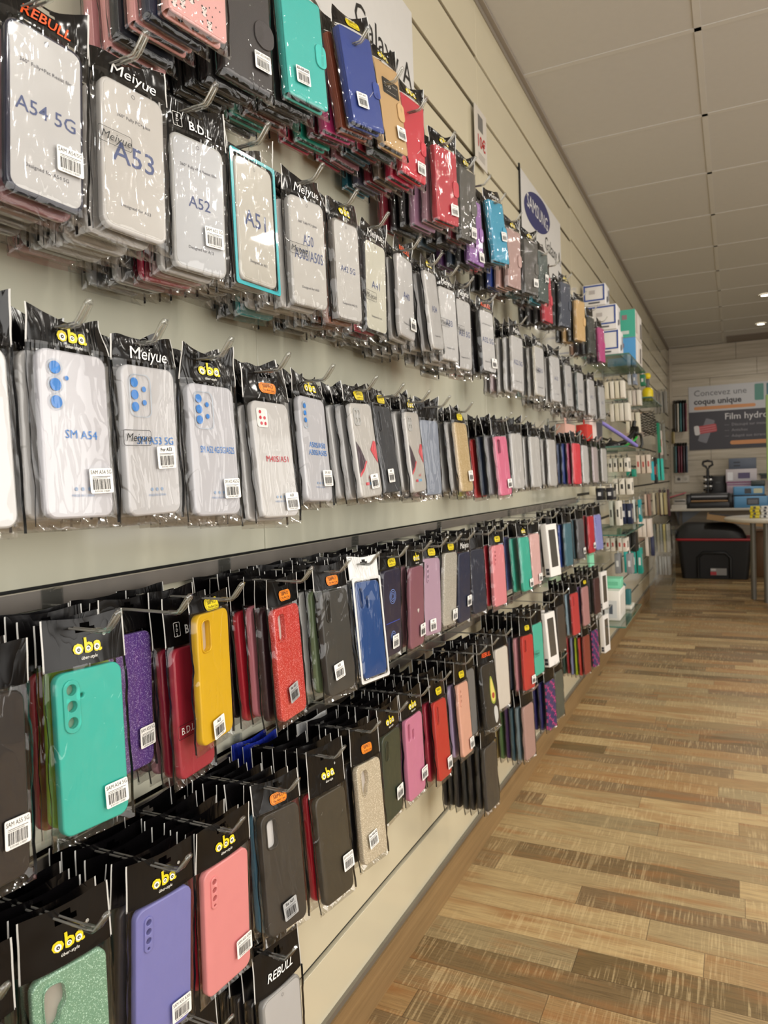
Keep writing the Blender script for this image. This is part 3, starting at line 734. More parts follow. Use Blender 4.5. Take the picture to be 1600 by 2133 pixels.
    if detail and opts.get('logo'):
        put(cached(('lg', typ, hh, sd, amp, opts['logo']), m_logo(w, h, t, hh, sd, amp, opts['logo'])), par=hd)
    if opts.get('label') and detail:
        put(cached(('lb', opts['label'], opts.get('grey')), m_label(opts['label'], opts.get('grey', False))), z=t/2+0.0040, x=opts.get('lx', 0.022), y=opts.get('ly', -h/2+0.022), rz=opts.get('lr', 0.04))
    if opts.get('bagprint') and detail:
        put(cached(('bp', typ, opts['bagprint']), m_bagprint(w, t, opts['bagprint'])), y=opts.get('bpy', 0.0))
    if opts.get('frame'):
        def f():
            g = G(); add_holed(g, rrect(w+0.016, h+0.014, 0.004, 3), [rrect(w+0.006, h+0.004, 0.006, 3)], 0.0012, 0.0003, plain(opts['frame'], 0.25, coat=0.5)); return g.obj('coloured_bag_border', link=False)
        put(cached(('bframe', opts['frame']), f), z=t/2-0.001)
    return root
EXTRA = {}
def ex_avocado(w, h, t):
    def f():
        g = G(); zz = t/2+0.0006
        g.poly(smoothp([(0.004, 0.05), (0.014, 0.046), (0.022, 0.02), (0.03, -0.004), (0.02, -0.026), (0.0, -0.02), (-0.004, 0.01)]), zz, plain('#9fae3c', 0.5)); g.poly(smoothp([(0.006, 0.044), (0.013, 0.04), (0.019, 0.018), (0.025, -0.004), (0.018, -0.02), (0.003, -0.016), (0.0, 0.01)]), zz+0.0002, plain('#e6d36e', 0.5))
        g.add([(a, b, zz+0.0004) for a, b in circ(0.013, -0.002, 0.0075, 16)], [tuple(range(16))], plain('#b0432c', 0.5)); g.poly(smoothp([(0.008, -0.03), (0.03, -0.03), (0.032, -0.06), (0.02, -0.075), (0.01, -0.07)]), zz, plain('#cfcfcb', 0.5)); return g.obj('avocado_print', link=False)
    return f
def ex_heart(w, h, t):
    def f():
        g = G(); P = []
        for i in range(28):
            a = 2*PI*i/28; P.append((0.004+0.0045*math.sin(a)**3*1.1, -0.008+0.00035*(13*math.cos(a)-5*math.cos(2*a)-2*math.cos(3*a)-math.cos(4*a))))
        g.poly(P[::-1], t/2+0.0006, plain('#e8dcd8', 0.3)); return g.obj('heart_print', link=False)
    return f
def ex_ring(w, h, t):
    def f():
        g = G()
        for cy, r_ in ((0.03, 0.014), (-0.045, 0.010)):
            for q in range(3): add_holed(g, circ(0, cy, r_-q*0.004, 24), [circ(0, cy, r_-q*0.004-0.0012, 24)], 0.0005, 0.0001, plain('#7f9be0', 0.3), z=t/2+0.0004)
        g.box((0, -0.018, t/2+0.0004), (0.06, 0.0012, 0.0003), plain('#3d58c8', 0.3)); return g.obj('planet_print', link=False)
    return f
def ex_waves(w, h, t):
    def f():
        g = G(); m = plain('#d23c8c', 0.4)
        for j in range(7):
            for i in range(3):
                cx, cy = -0.026+i*0.026, -0.07+j*0.0235; a0 = 0 if (i+j) % 2 else PI; o = []
                for q in range(9): a = a0+PI*q/8-0.4; o.append((cx+0.011*math.cos(a), cy+0.011*math.sin(a)))
                n = 9; inn = [((x-cx)*0.6+cx, (y-cy)*0.6+cy) for x, y in o]
                g.add([(x, y, t/2+0.0006) for x, y in o+inn], [(q, q+1, n+q+1, n+q) for q in range(8)], m)
            g.box((-w/2-0.0003, -0.07+j*0.0235, 0), (0.0004, 0.012, t*0.7), m)
        return g.obj('wave_print', link=False)
    return f
EXTRA.update(avocado=ex_avocado, heart=ex_heart, ring=ex_ring, waves=ex_waves)
def m_hook():
    m1 = plain('#96948e', 0.2, 0.5)
    def f():
        g = G()
        for s in (-1, 1): g.tube([(s*0.0028, 0, 0.0), (s*0.0028, 0, 0.06), (s*0.0028, 0.0, 0.12), (s*0.0028, -0.001, 0.178)], 0.0013, m1, 6)
        return g.obj('wire_prong', link=False)
    def f2():
        g = G()
        for s in (-1, 1): g.tube([(s*0.0028, -0.001, 0.168), (s*0.0028, -0.001, 0.184), (s*0.0028, 0.004, 0.191), (s*0.0028, 0.017, 0.201)], 0.0024, GLASSY, 8)
        g.tube([(-0.0028, 0.017, 0.201), (-0.0016, 0.0195, 0.203), (0.0016, 0.0195, 0.203), (0.0028, 0.017, 0.201)], 0.0024, GLASSY, 8)
        for s in (-1, 1): g.tube([(s*0.0028, -0.001, 0.172), (s*0.0028, 0.0, 0.186), (s*0.0028, 0.0155, 0.200)], 0.0009, plain('#d9d9d4', 0.15, 0.5), 6)
        return g.obj('clear_tip', link=False)
    def f3():
        g = G(); g.slab(0.022, 0.030, 0.002, 0.004, 0.0008, GLASSY, n=2); return g.obj('wall_plate', link=False)
    return f, f2, f3
HF = m_hook()
def hook(y, z, desc, length=0.2):
    e = empty('display_hook'); M_ = ONWALL.copy(); M_.translation = Vector((0.003, y, z)); e.matrix_world = M_
    a = cached('hk1', HF[0]); a.parent = e; b = cached('hk2', HF[1]); b.parent = e; c = cached('hk3', HF[2]); c.parent = e; c.location = (0, 0, 0.0022)
    tag(e, desc, 'display hook', 'display hooks on the near wall'); return e

ROWN = {1: 'top row', 2: 'second row', 3: 'third row', 4: 'fourth row', 5: 'fifth row', 6: 'lowest row'}
ORD = ['', 'directly', 'second', 'third', 'fourth', 'fifth', 'sixth', 'seventh', 'eighth', 'ninth', 'tenth']
CN = {}
def cname(hexc):
    import colorsys
    if hexc in CN: return CN[hexc]
    c = hexc.lstrip('#'); r, g_, b = [int(c[i:i+2], 16)/255 for i in (0, 2, 4)]; hu, s, v = colorsys.rgb_to_hsv(r, g_, b); hu *= 360
    if v < 0.22: return 'black'
    if s < 0.13: return 'white' if v > 0.8 else ('pale grey' if v > 0.6 else 'grey')
    p = 'dark ' if v < 0.5 else ('pale ' if s < 0.32 and v > 0.6 else '')
    if hu < 12 or hu > 345: n = 'red' if s > 0.55 else 'pink'
    elif hu < 40: n = 'brown' if v < 0.65 else 'peach'
    elif hu < 68: n = 'yellow' if s > 0.45 else 'beige'
    elif hu < 90: n = 'lime'
    elif hu < 160: n = 'green'
    elif hu < 200: n = 'turquoise'
    elif hu < 250: n = 'blue'
    elif hu < 290: n = 'purple'
    else: n = 'pink'
    return p+n
TYN = {'wallet': 'wallet case', 'film': 'screen film case', 'clear': 'clear phone case', 'soft': 'phone case', 'box': 'phone case box'}
CATN = {'wallet': 'wallet phone case', 'film': 'clear phone case', 'clear': 'clear phone case', 'soft': 'phone case', 'box': 'phone case box'}
RX = random.Random(3)
def front(row, pos, ang, typ, colr, short, desc, behind=(), gap=None, **opts):
    """one hook: the front package plus the packages hanging behind it"""
    x, y, z = pos; t = MODES[typ]['t']
    seed = RX.randint(0, 5)
    r = build_case(row, pos, ang, typ, colr, opts, True, seed); tag(r, desc, CATN[typ], 'packaged phone cases on the '+ROWN[row])
    if not opts.get('nohook'): hook(y-0.012, ROD[row]+0.002, 'clear hook holding the stack of the '+short+', '+ROWN[row])
    xx = x; prevt = t
    for i, b in enumerate(behind):
        bt, bc = (typ, b) if isinstance(b, str) else b[:2]; bo = {} if isinstance(b, str) or len(b) < 3 else dict(b[2])
        if bt == 'soft' and isinstance(b, str): bo.setdefault('glitter', False)
        tt = MODES[bt]['t']; xx -= (prevt+tt)/2+(gap if gap is not None else (0.0092 if row == 1 else 0.0078 if row == 2 and y < 1.2 else 0.0095))+RX.uniform(0, 0.002); prevt = tt
        if xx < 0.020: break
        pb = (xx, y+RX.uniform(-0.007, 0.007), z+RX.uniform(-0.005, 0.003))
        k2 = (x-xx)/max(x, .01)
        ab = (ang[0]*(1-k2*0.5)+RX.uniform(-1.0, 1.0), ang[1]*(1-k2)+RX.uniform(-1.5, 1.5), ang[2]*(1-k2*0.5)+RX.uniform(-0.5, 0.3))
        if bt == 'film': bo.setdefault('rim', bc)
        o = build_case(row, pb, ab, bt, bc, bo, False, RX.randint(0, 5))
        tag(o, f"{cname(bc)} {TYN[bt]} hanging {ORD[i+1]} behind the {short}, {ROWN[row]}", CATN[bt], 'packaged phone cases on the '+ROWN[row])
    return r

K, CH = '#1d1b1c', '#383536'
TQ, NV, PU = '#35b8a2', '#22305c', '#6d4a8c'
PK, MG, RD, MR, BR = '#e0939f', '#c22a64', '#c22533', '#7c1c34', '#7c4530'
CLR, CLR2, SLV = '#c6c4c1', '#d2d1d0', '#a3a3a1'
P = dict(
b_panda=((.176,.728,1.786),(-15,-5,-6)), b_black=((.160,.850,1.785),(-15,-4,-5)), b_teal=((.171,.982,1.817),(-15,0,-4)), b_blue=((.177,1.162,1.863-.01),(-15,4,-6)),
b_gold=((.166,1.302,1.872),(-11,1,-6)), b_red=((.161,1.422,1.862),(-13,-4,-3)), b_red2=((.171,1.588,1.823),(-16,0,-1)), b_grey=((.171,1.733,1.827),(-8,3,2)), b_purple=((.15,1.850,1.80),(-8,0,-2)), b_cyan=((.173,1.985,1.835),(-13,4,-4)),
b_rose=((.17,2.15,1.805),(-12,1,1)), b_dark=((.173,2.342,1.828),(-16,0,0)), b_darkgreen=((.17,2.52,1.84),(-9,1,0)), b_redthin=((.15,2.665,1.80),(-8,0,-2)), b_navy=((.172,2.876,1.819),(-14,1,1)), b_gold2=((.171,3.185,1.815),(-15,1,0)), b_black2=((.17,3.465,1.80),(-8,0,-2)), b_pinkend=((.17,3.741,1.80),(-8,0,-2)),
a1=((.159,.515,1.521),(-9,-4,-2)), a2=((.166,.622,1.518),(-12,-4,-4)), a3=((.160,.736,1.508),(-14,-2,-2)), a4=((.167,.845,1.519),(-4,0,-1)), a5=((.164,.986,1.517),(-12,0,-1)), a6=((.172,1.097,1.515),(-5,2,0)), a7=((.166,1.215,1.516),(-4,-1,0)), a8=((.161,1.364,1.53),(1,-3,-2)), a9=((.175,1.480,1.525),(3,5,-4)), a10=((.17,1.583,1.515),(-8,0,-2)), a11=((.17,1.687,1.509),(-6,1,0)), a12=((.171,1.871,1.522),(-10,-1,-3)), a13=((.168,2.177,1.505),(-9,-3,-2)), a14=((.17,2.293,1.515),(-8,0,-2)), a15=((.17,2.444,1.515),(-9,-2,-2)), a16=((.17,2.623,1.52),(-8,0,-2)), a17=((.17,2.895,1.52),(-8,0,-2)), a18=((.17,3.137,1.52),(-8,0,-2)), a19=((.17,3.421,1.52),(-8,0,-2)), a20=((.17,3.758,1.525),(-8,0,-2)),
c1=((.164,.528,1.22),(-4,-1,-2)), c2=((.165,.630,1.218),(-2,1,0)), c3=((.16,.745,1.211),(-7,-1,-3)), c4=((.165,.872,1.201),(-7,-1,-6)), c5=((.158,.995,1.219),(0,-2,-5)), c6=((.171,1.144,1.221),(-2,3,-5)), c7=((.158,1.258,1.226),(2,1,-6)), c8=((.162,1.385,1.224),(2,3,-4)), c9=((.15,1.500,1.215),(-8,0,-2)), c10=((.172,1.652,1.218),(-2,0,-5)), c11=((.17,1.793,1.215),(-8,0,-2)), c15=((.171,1.984,1.2),(-8,2,-4)), c16=((.17,2.120,1.215),(-8,0,-2)), c17=((.17,2.261,1.215),(-8,0,-2)), c18=((.17,2.411,1.215),(-8,0,-2)), c19=((.17,2.609,1.215),(-8,0,-2)), c20=((.17,2.787,1.215),(-8,0,-2)), c21=((.17,3.098,1.215),(-8,0,-2)), c22=((.17,3.32,1.215),(-8,0,-2)), c23=((.17,3.533,1.215),(-8,0,-2)), c24=((.17,3.742,1.215),(-8,0,-2)),
d0=((.169,.412,.91),(6,-5,-4)), d1=((.145,.546,.902),(-7,-1,-2)), d2=((.096,.650,.913),(6,-3,-1)), d3=((.144,.746,.926),(9,-1,-1)), d4=((.151,.91,.906),(5,0,-3)), d5=((.169,1.024,.913),(-4,0,-4)), d6=((.177,1.128,.914),(-4,-3,-6)), d7=((.161,1.25,.92),(0,0,1)), d8=((.161,1.368,.911),(2,-1,1)), d9=((.158,1.462,.918),(-5,-3,-1)), d10=((.167,1.547,.922),(-1,-2,2)), d11=((.168,1.640,.913),(-1,-1,1)), d12=((.17,1.775,.905),(-8,0,-2)), d13=((.17,1.919,.905),(-8,0,-2)), d14=((.17,2.065,.905),(-8,0,-2)), d15=((.171,2.199,.904),(-6,-1,-4)), d16=((.17,2.324,.905),(-8,0,-2)), d17=((.175,2.534,.914),(-11,0,-5)), d18=((.17,2.844,.905),(-8,0,-2)), d19=((.17,3.025,.905),(-8,0,-2)), d20=((.17,3.174,.905),(-8,0,-2)), d21=((.17,3.345,.905),(-8,0,-2)), d22=((.171,3.525,.902),(-14,1,-4)),
e0=((.134,.513,.61),(-14,1,2)), e1=((.147,.63,.618),(-9,-1,3)), e2=((.162,.728,.620),(-6,2,3)), e3=((.165,.853,.626),(-9,-3,-6)), e4=((.172,.985,.6),(-6,-2,-6)), e5=((.175,1.110,.603),(-4,-4,-6)), e6=((.161,1.225,.619),(0,1,0)), e7=((.162,1.333,.617),(-2,1,-1)), e8=((.174,1.453,.613),(2,-5,-5)), e9=((.174,1.6,.612),(2,-5,-5)), e10=((.173,1.800,.61),(-8,-2,-6)), e11=((.17,1.925,.625),(-8,0,-2)), e12=((.172,2.193,.604),(-9,-3,-3)), e13=((.17,2.329,.615),(-8,0,-2)), e14=((.174,2.480,.617),(-9,-1,-5)), e15=((.17,2.677,.615),(-8,0,-2)), e16=((.17,2.799,.615),(-8,0,-2)), e17=((.17,2.946,.621),(-8,-1,-3)), e18=((.17,3.103,.615),(-8,0,-2)), e19=((.17,3.283,.615),(-8,0,-2)), e20=((.17,3.458,.615),(-8,0,-2)), e21=((.17,3.636,.615),(-8,0,-2)),
f1=((.17,.83,.388),(-8,0,-2)), f2=((.17,1.80,.400),(-6,0,-2)), f3=((.17,2.19,.392),(-8,0,-2)), f4=((.17,2.49,.388),(-8,0,-2)), f5=((.17,2.62,.388),(-8,0,-2)), f6=((.17,3.098,.388),(-8,0,-2)), f7=((.17,3.386,.388),(-8,0,-2)), f8=((.17,3.665,.40),(-8,0,-2)))
PREV = {}
def F(row, key, typ, colr, short, desc=None, behind=(), **o):
    pos, ang = P[key] if isinstance(key, str) else key
    if desc is None: desc = short+' at the front of the '+ROWN[row]+', just right of the '+PREV.get(row, 'picture edge')
    words = desc.split()
    if len(words) > 16: desc = short+', '+ROWN[row]+', right of the '+PREV.get(row, 'picture edge')
    PREV[row] = short
    front(row, pos, ang, typ, colr, short, desc, behind, **o)
def mid(y, row, x=.17): return ((x, y, {1: 1.80, 2: 1.517, 3: 1.215, 4: .905, 5: .615, 6: .40}[row]), (-8+RX.uniform(-3, 3), RX.uniform(-2, 2), -2))
# ---- top row: wallet cases
F(1, 'b_panda', 'wallet', '#e3a9a4', 'pink panda wallet case', 'pink wallet case with little panda pattern, cut by the top picture edge', ['#1c2740', '#d99a98', '#20242c', '#d99a98', '#c98b8c'], panda=1, logo='oba', tray='#c99a94')
F(1, 'b_black', 'wallet', '#3b3738', 'black button wallet case', 'black wallet case with big round flap and white barcode label, top left', [K, K, '#222222', K, '#2a2a2a'], clasp='round', label='SAM A51/M40S', ly=-.045, logo='meiyue')
F(1, 'b_teal', 'wallet', '#3fbab0', 'turquoise wallet case', 'turquoise wallet case with curved side clasp hanging in the top row', [K, CH, '#6d3527', '#2a9d8c', '#333333', '#a84f77'], label='A50-A30S-A50S', lx=-.012, ly=-.048, logo='oba')
F(1, 'b_blue', 'wallet', '#2b4390', 'royal blue wallet case', 'royal blue wallet case with silver crescent on its clasp, top row', ['#8f4a33', '#c23a78', '#6e1f30', '#2aa08d', '#b02c4c', '#2c8f84'], clasp='crescent', logo='siiproy', label='SAM A41', lx=-.012, ly=-.04)
F(1, 'b_gold', 'wallet', '#c8a472', 'gold window wallet case', 'gold wallet case with black clock window near its top, top row', ['#1d2a24', '#8d2036', '#2b5a70', '#9c6a74', '#b02c58'], window=1, clasp='tab', label='A41', ly=-.045, logo='oba')
F(1, 'b_red', 'wallet', '#c6283a', 'bright red wallet case', 'bright red wallet case with white curved stripe and barcode, top row', ['#b32445', '#7a6a5c', '#8c2b3a', '#555566', '#246f82'], clasp='crescent', label='SAM A40', ly=-.055, logo='oba')
F(1, 'b_red2', 'wallet', '#b22232', 'shiny dark red wallet case', 'shiny dark red wallet case under a crumpled black header, top row', ['#b48a96', '#a87e98', K, K, '#8c2b3a', '#2b6d80'], label='SAM A33', ly=-.05, logo='oba')
F(1, 'b_grey', 'wallet', '#4c4a44', 'olive grey wallet case', 'olive grey wallet case with a small white hook mark, top row', ['#6a2430', K, CH, '#41525c'], clasp='round', label='SAM A32', logo='oba')
F(1, 'b_purple', 'wallet', '#8a5aa0', 'violet wallet case', None, [K, '#3b4a5c', '#5d3a6a', K], label='SAM A31')
F(1, 'b_cyan', 'wallet', '#2592b4', 'sky blue wallet case', 'sky blue wallet case shining under wrinkled film, middle of top row', [K, K, '#c02840', K], logo='meiyue', label='SAM A22', ly=-.01)
F(1, 'b_rose', 'wallet', '#a98a84', 'dusty rose wallet case', None, ['#d0a8a0', '#23439a', K, K], logo='oba')
F(1, 'b_dark', 'wallet', '#45423c', 'charcoal wallet case', None, [K, '#2f6672', K, '#5a2a20'], label='SAM A21', ly=-.045, logo='oba')
F(1, 'b_darkgreen', 'wallet', '#3a4a46', 'dark green wallet case', None, ['#2f8090', K, K], label='A20', ly=.0)
F(1, 'b_redthin', 'wallet', '#b8293c', 'narrow crimson wallet case', None, [K, CH, K])
F(1, 'b_navy', 'wallet', '#353c4c', 'dark navy wallet case', None, [CH, K, K], logo='oba')
F(1, 'b_gold2', 'wallet', '#c9a670', 'plain gold wallet case', None, [K, '#c9a670', K])
F(1, 'b_black2', 'wallet', '#3c403c', 'smoke grey wallet case', None, [K, K, '#8c6a54'])
F(1, 'b_pinkend', 'wallet', '#c24a88', 'hot pink wallet case', 'hot pink wallet case at the far end of the top row, beside the shelf boxes', [K, K])
# ---- second row: screen film cases
L1, L2 = '360° Fully+Pet Resist film', '360° Fully PC+glass'
wr = [CLR, CLR2, SLV, CLR, '#c9a8a8', CLR, SLV, CLR2]
F(2, ((.150, .405, 1.52), (-8, -2, -2)), 'film', CLR, 'black edged screen case', 'black edged phone case cut by the left picture edge in the second row', [K, CLR, SLV, K, CLR], rim='#222226', model='A55', l2=L1, logo='rebull')
F(2, 'a1', 'film', CLR, 'navy rimmed screen case', 'phone case with white film card and dark navy rim under orange lettered header', ['#b9838a', K, CLR, K, '#8a8a88', CLR], rim='#1c2038', model='A54 5G', l2=L1, logo='rebull', label='SAM A54/5G', ly=-.035)
F(2, 'a2', 'film', CLR, 'white lettered header clear case', 'clear phone case with large grey blue model lettering under glossy wrinkled film', [CLR, CLR2, CLR, CLR2, CLR, SLV, '#d08890'], rim='#c9c6c2', model='A53', ms=.032, l2=L2, logo='meiyue', face='#bdb9b3', bagprint='Meiyue', bpy=.014)
F(2, 'a3', 'film', CLR, 'grey white film case', 'clear rimmed case with grey white card, price label covering its model name', [CLR, '#cfa0a4', '#c0284c', K, CLR, K, SLV], rim='#bcbcba', model='A52', l2=L1, logo='bdl', label='SAM A52 5G', ly=-.035, lx=.018, face='#bdbfc2')
F(2, 'a4', 'film', CLR, 'turquoise bordered case', 'clear phone case in a bag with turquoise border, second row', [SLV, CLR, K, SLV, CLR, K], rim='#c8c4ba', model='A51', ms=.030, l2='', frame='#19a3ad', foil='c', face='#b9b5aa')
F(2, 'a5', 'film', CLR, 'double lettered film case', 'clear phone case with two lines of tall model letters, second row', [CLR, CLR2, CLR, CLR, '#3aa0a4', SLV, K], rim='#c2c0bc', model='A50\nA30S/A50S', ms=.023, l2=L2, logo='meiyue', bagprint='Meiyue', bpy=-.0, face='#bdbab4')
F(2, 'a6', 'film', CLR, 'bronze edged film case', 'white film case with bronze edge and glare at its top, second row', ['#a8705c', '#7c4a3c', K, CLR, SLV, K], rim='#77726c', model='A42 5G', ms=.014, l2='', logo='oba', face='#bfbdb9')
F(2, 'a7', 'film', '#c4234c', 'magenta edged film case', 'pale film case with magenta edge down its left side, second row', ['#cf2c54', K, CLR, SLV, K], rim='#2a2a2c', model='A41', l2='', logo='meiyue', bagprint='Meiyue', bpy=-.02, face='#c4c2b2')
F(2, 'a8', 'film', CLR, 'narrow silver clear case', None, [CLR, SLV, K, CLR, SLV, K], rim='#c2bfbc', model='A40', l2='', logo='rebull', label='A40', ly=-.05)
F(2, 'a9', 'film', CLR2, 'swinging clear case', 'clear phone case tilted in front of a fan of clear cases, second row', [CLR2, CLR, CLR2, CLR, CLR2, CLR, SLV], rim='#d4d2ce', model='A34', l2='', logo='oba')
F(2, 'a10', 'film', CLR, 'milky clear case', None, [CLR, CLR2, SLV, CLR], rim='#c6c4c0', model='A33', l2='', logo='meiyue', bagprint='Meiyue')
F(2, 'a11', 'film', CLR, 'shiny milky clear case', None, [CLR, SLV, '#56808a', K], rim='#c6c4c0', model='A33 5G', l2='', logo='meiyue', bagprint='Meiyue', bpy=.01)
F(2, 'a12', 'film', CLR, 'dark sided film case', 'film case with dark sides under an orange lettered header, second row', [K, K, SLV, '#a83030'], rim='#2c2c2e', model='A32 5G', l2=L1, logo='rebull', label='A32', ly=-.055)
F(2, 'a13', 'film', CLR, 'bright clear case', None, [CLR2, CLR, '#c9b4b8', CLR], rim='#d0cecb', model='A22 5G', l2='', logo='meiyue')
F(2, 'a15', 'film', CLR, 'cream film case', None, [CLR, CLR2, '#8fb0b4'], rim='#cdc8ba', model='A21S', l2='', logo='meiyue', bagprint='Meiyue')
for i, (yy, nm, c_) in enumerate(((2.69, 'misty clear case', CLR), (2.92, 'cloudy clear case', SLV), (3.16, 'smoky clear case', '#5a6460'), (3.43, 'glossy clear case', CLR2), (3.73, 'last clear film case', SLV))):
    F(2, mid(yy, 2), 'film', c_, nm, None, [CLR, SLV, CLR2, K, CLR, CLR2][:5+(i % 2)], rim=c_, model='A12', l2='')
# ---- third row: clear back cases
F(3, ((.150, .425, 1.215), (-5, 0, -2)), 'clear', CLR2, 'edge cut clear case', 'clear phone case cut by the left picture edge, third row', [CLR2, CLR, CLR2, CLR, CLR2, CLR])
F(3, 'c1', 'clear', '#cbcad0', 'three dot clear case', 'clear phone case with three big blue camera dots in a column and barcode', [CLR2, CLR2, CLR, CLR2, CLR2, CLR, CLR2], model='SM A54', cam='tri', logo='oba', label='SAM A54 5G', ly=-.045)
F(3, 'c2', 'clear', '#c8c7c9', 'boxed word clear case', 'clear phone case with five blue camera dots and a black boxed word print', [CLR, CLR2, CLR, CLR2, CLR, CLR2], model='SM A53 5G', cam='five', logo='meiyue', bagprint='Meiyue', bpy=.003, label='For A53', ly=-.018, lx=.016)
F(3, 'c3', 'clear', '#c8c8ce', 'five dot clear case', 'clear phone case with five blue camera dots and blue model line, third row', [CLR2, CLR, SLV, CLR, K, CLR2, SLV], model='SM A52 4G/5G/A52S', cam='five', logo='oba', label='SM A52 4G/5G', ly=-.048)
F(3, 'c4', 'clear', '#cbc9c7', 'red dot clear case', 'clear phone case with five small red camera dots, third row', [CLR2, CLR, CLR2, CLR, CLR2, SLV], model='M40S/A51', cam='l5', ink='#c8283c', logo='siipro', label='A51', ly=-.06)
F(3, 'c5', 'clear', '#c9c9ce', 'narrow blue dot clear case', 'clear phone case with slim column of blue dots and two blue text lines', [CLR, CLR2, '#8a5c6c', CLR, CLR2, SLV], model='A50S/A50\nA30S/A505', cam='col', logo='oba', label='SM A50', ly=-.045)
F(3, 'c6', 'clear', '#c9c6c1', 'phone picture clear case', 'clear case printed with dark and red phone picture under yellow header badge', [CLR2, '#f0f0f0', SLV, '#56504e', CLR], model='A42 5G', cam='phone', logo='siiproy', label='A42', ly=-.055, lx=.008)
F(3, 'c7', 'soft', '#4a4c50', 'smoke grey clear case', 'dark smoke grey phone case with slot cutout between printed clear cases, third row', [CLR, '#5a5c60', SLV, CLR], cam='slot', rough=.2, inner='#d0cfcc', logo='siiproy', label='A41', ly=-.05, lx=-.008)
F(3, 'c8', 'clear', '#c9c5bf', 'second phone picture case', 'clear case with small red phone picture beside a bare hook, third row', [CLR, SLV, CLR2, SLV, CLR], model='A40', cam='phone', logo='oba')
F(3, 'c9', 'clear', '#8b93a2', 'bluish clear case', None, ['#c9a0a8', '#6c7078', CLR, SLV, CLR])
F(3, 'c10', 'soft', '#b59a6a', 'gold glitter case', 'gold glitter phone case with small barcode label, third row', [CLR, SLV, '#b59a6a', CLR], glitter=1, logo='siiproy', label='SM A30', ly=-.045)
F(3, 'c15', 'soft', '#d8708e', 'pink window case', 'pink phone case with dark rectangular window at its top, third row', ['#8a8a8e', '#2c3850', '#c42c2c', '#c42c2c', '#c9d21e', SLV, CLR], gap=.0125, label='A22', ly=-.05, cam='pill', inner='#3a3634')
for yy, nm, c_ in ((2.14, 'hazy clear case', CLR), (2.36, 'whitish clear case', CLR), (2.60, 'faintly printed clear case', CLR)):
    F(3, mid(yy, 3), 'clear', c_, nm, None, [CLR, CLR2, SLV, CLR2, CLR])
F(3, mid(3.00, 3, .18), 'soft', '#d43c48', 'coral red slim case', 'coral red phone case near the far end of the third row', ['#a8285c', '#23408e', '#3c4c70', '#2a3048'])
for yy, nm, c_ in ((3.24, 'soft white clear case', CLR2), (3.49, 'pinkish clear case', '#c4b7ba'), (3.75, 'final clear case', CLR)):
    F(3, mid(yy, 3), 'clear', c_, nm, None, [CLR, SLV, CLR2, CLR, SLV])
# ---- fourth row: coloured cases
F(4, 'd0', 'soft', '#2a2626', 'left edge black case', 'large black phone case cut by the left picture edge, fourth row', [K, '#556052', K, '#3b4c44', K, K, K], label='SAM A55 5G', ly=-.040, lx=.022, lr=.0)
F(4, 'd1', 'soft', '#36b9a8', 'turquoise triple lens case', 'large turquoise phone case with three round camera holes, fourth row', ['#9cc41c', '#8e2430', K, K, K, K], cam='tri', logo='oba', label='SAM.A54 5G', ly=-.055, inner='#8aa892')
F(4, 'd2', 'soft', '#4e2a7c', 'purple glitter case', 'purple glitter phone case partly hidden behind the turquoise case', [K, K, K], glitter=1, label='SAM A53 5G', ly=-.045)
F(4, 'd3', 'soft', '#e2b41c', 'yellow case', 'bright yellow phone case with one rounded camera slot, fourth row', [], cam='pill', logo='siiproy', label='A52', ly=-.065, lx=-.004, lr=.12, inner='#c9b498')
F(4, ((.118, .735, .884), (7, -1, -2)), 'soft', '#a82c3e', 'crimson translucent case', 'crimson case in a long bag with white printed letters, behind the yellow case', [('soft', '#8c2034'), '#b08088', K, '#a86c78'], bagprint='B.D.L', bpy=-.02, nohook=1, logo='bdl')
F(4, 'd4', 'soft', '#c4261c', 'red glitter case', 'red glitter phone case with grey barcode label, fourth row', ['#3a2428', '#e08a94', '#c62c3c', K, '#a8281e', K, K], cam='pill', glitter=1, logo='siipro', label='For A51', grey=1, ly=-.045, lx=-.004, lr=.15, inner='#cfc6c0')
F(4, 'd5', 'soft', '#3c3b38', 'dark grey slot case', 'dark grey phone case with thin slot and white barcode, fourth row', ['#7c8c68', '#d0d0ce', K, '#2f5a74', K, K, K], cam='slot', logo='siipro', label='A50', ly=-.045, lx=-.010, lr=.1)
F(4, 'd6', 'soft', '#234a86', 'blue rugged case', 'translucent blue rugged case in a white bag, fourth row', ['#e4e4e4', K, '#2a3a6a', K, K, K], cam='two', frame='#e2e2e0', foil='w', rough=.15, coat=.6, inner='#3a5070')
F(4, 'd7', 'soft', '#26253e', 'dark planet print case', 'dark navy case printed with glowing blue rings, fourth row', [K, '#4a5878', K, K, K, K], extra='ring', logo='siiproy', label='SM A40', ly=-.055, lx=.004)
F(4, 'd8', 'soft', '#8c5a68', 'dusky heart case', 'dusky pink fading case with small white heart, fourth row', ['#b88a94', '#93404e', K, CH, K], extra='heart', logo='oba', label='A34', ly=-.05)
F(4, 'd9', 'soft', '#b698ac', 'mauve case', 'mauve phone case with raised camera column, fourth row', ['#c0a0a8', K, K, CH, K], cam='dots', logo='siiproy', label='A34', ly=-.06, lx=-.008)
F(4, 'd10', 'soft', '#a8a498', 'silver grey glitter case', None, ['#98a49c', K, CH, K], glitter=1, logo='siiproy', label='A33', ly=-.06)
F(4, 'd11', 'soft', '#27304a', 'midnight blue case', None, ['#d0285c', K, '#2a3654', K], logo='meiyue', label='A32', ly=-.035)
F(4, ((.15,1.80,.905),(-8,0,-2)), 'soft', '#262c3e', 'blackish blue case', None, ['#34405c', K, '#2a3654', K, '#30303a'], gap=.012)
F(4, 'd13', 'soft', '#e28c92', 'salmon pink case', None, ['#b02634', '#d8d2ce', '#34405c', K], logo='siiproy', cam='dots')
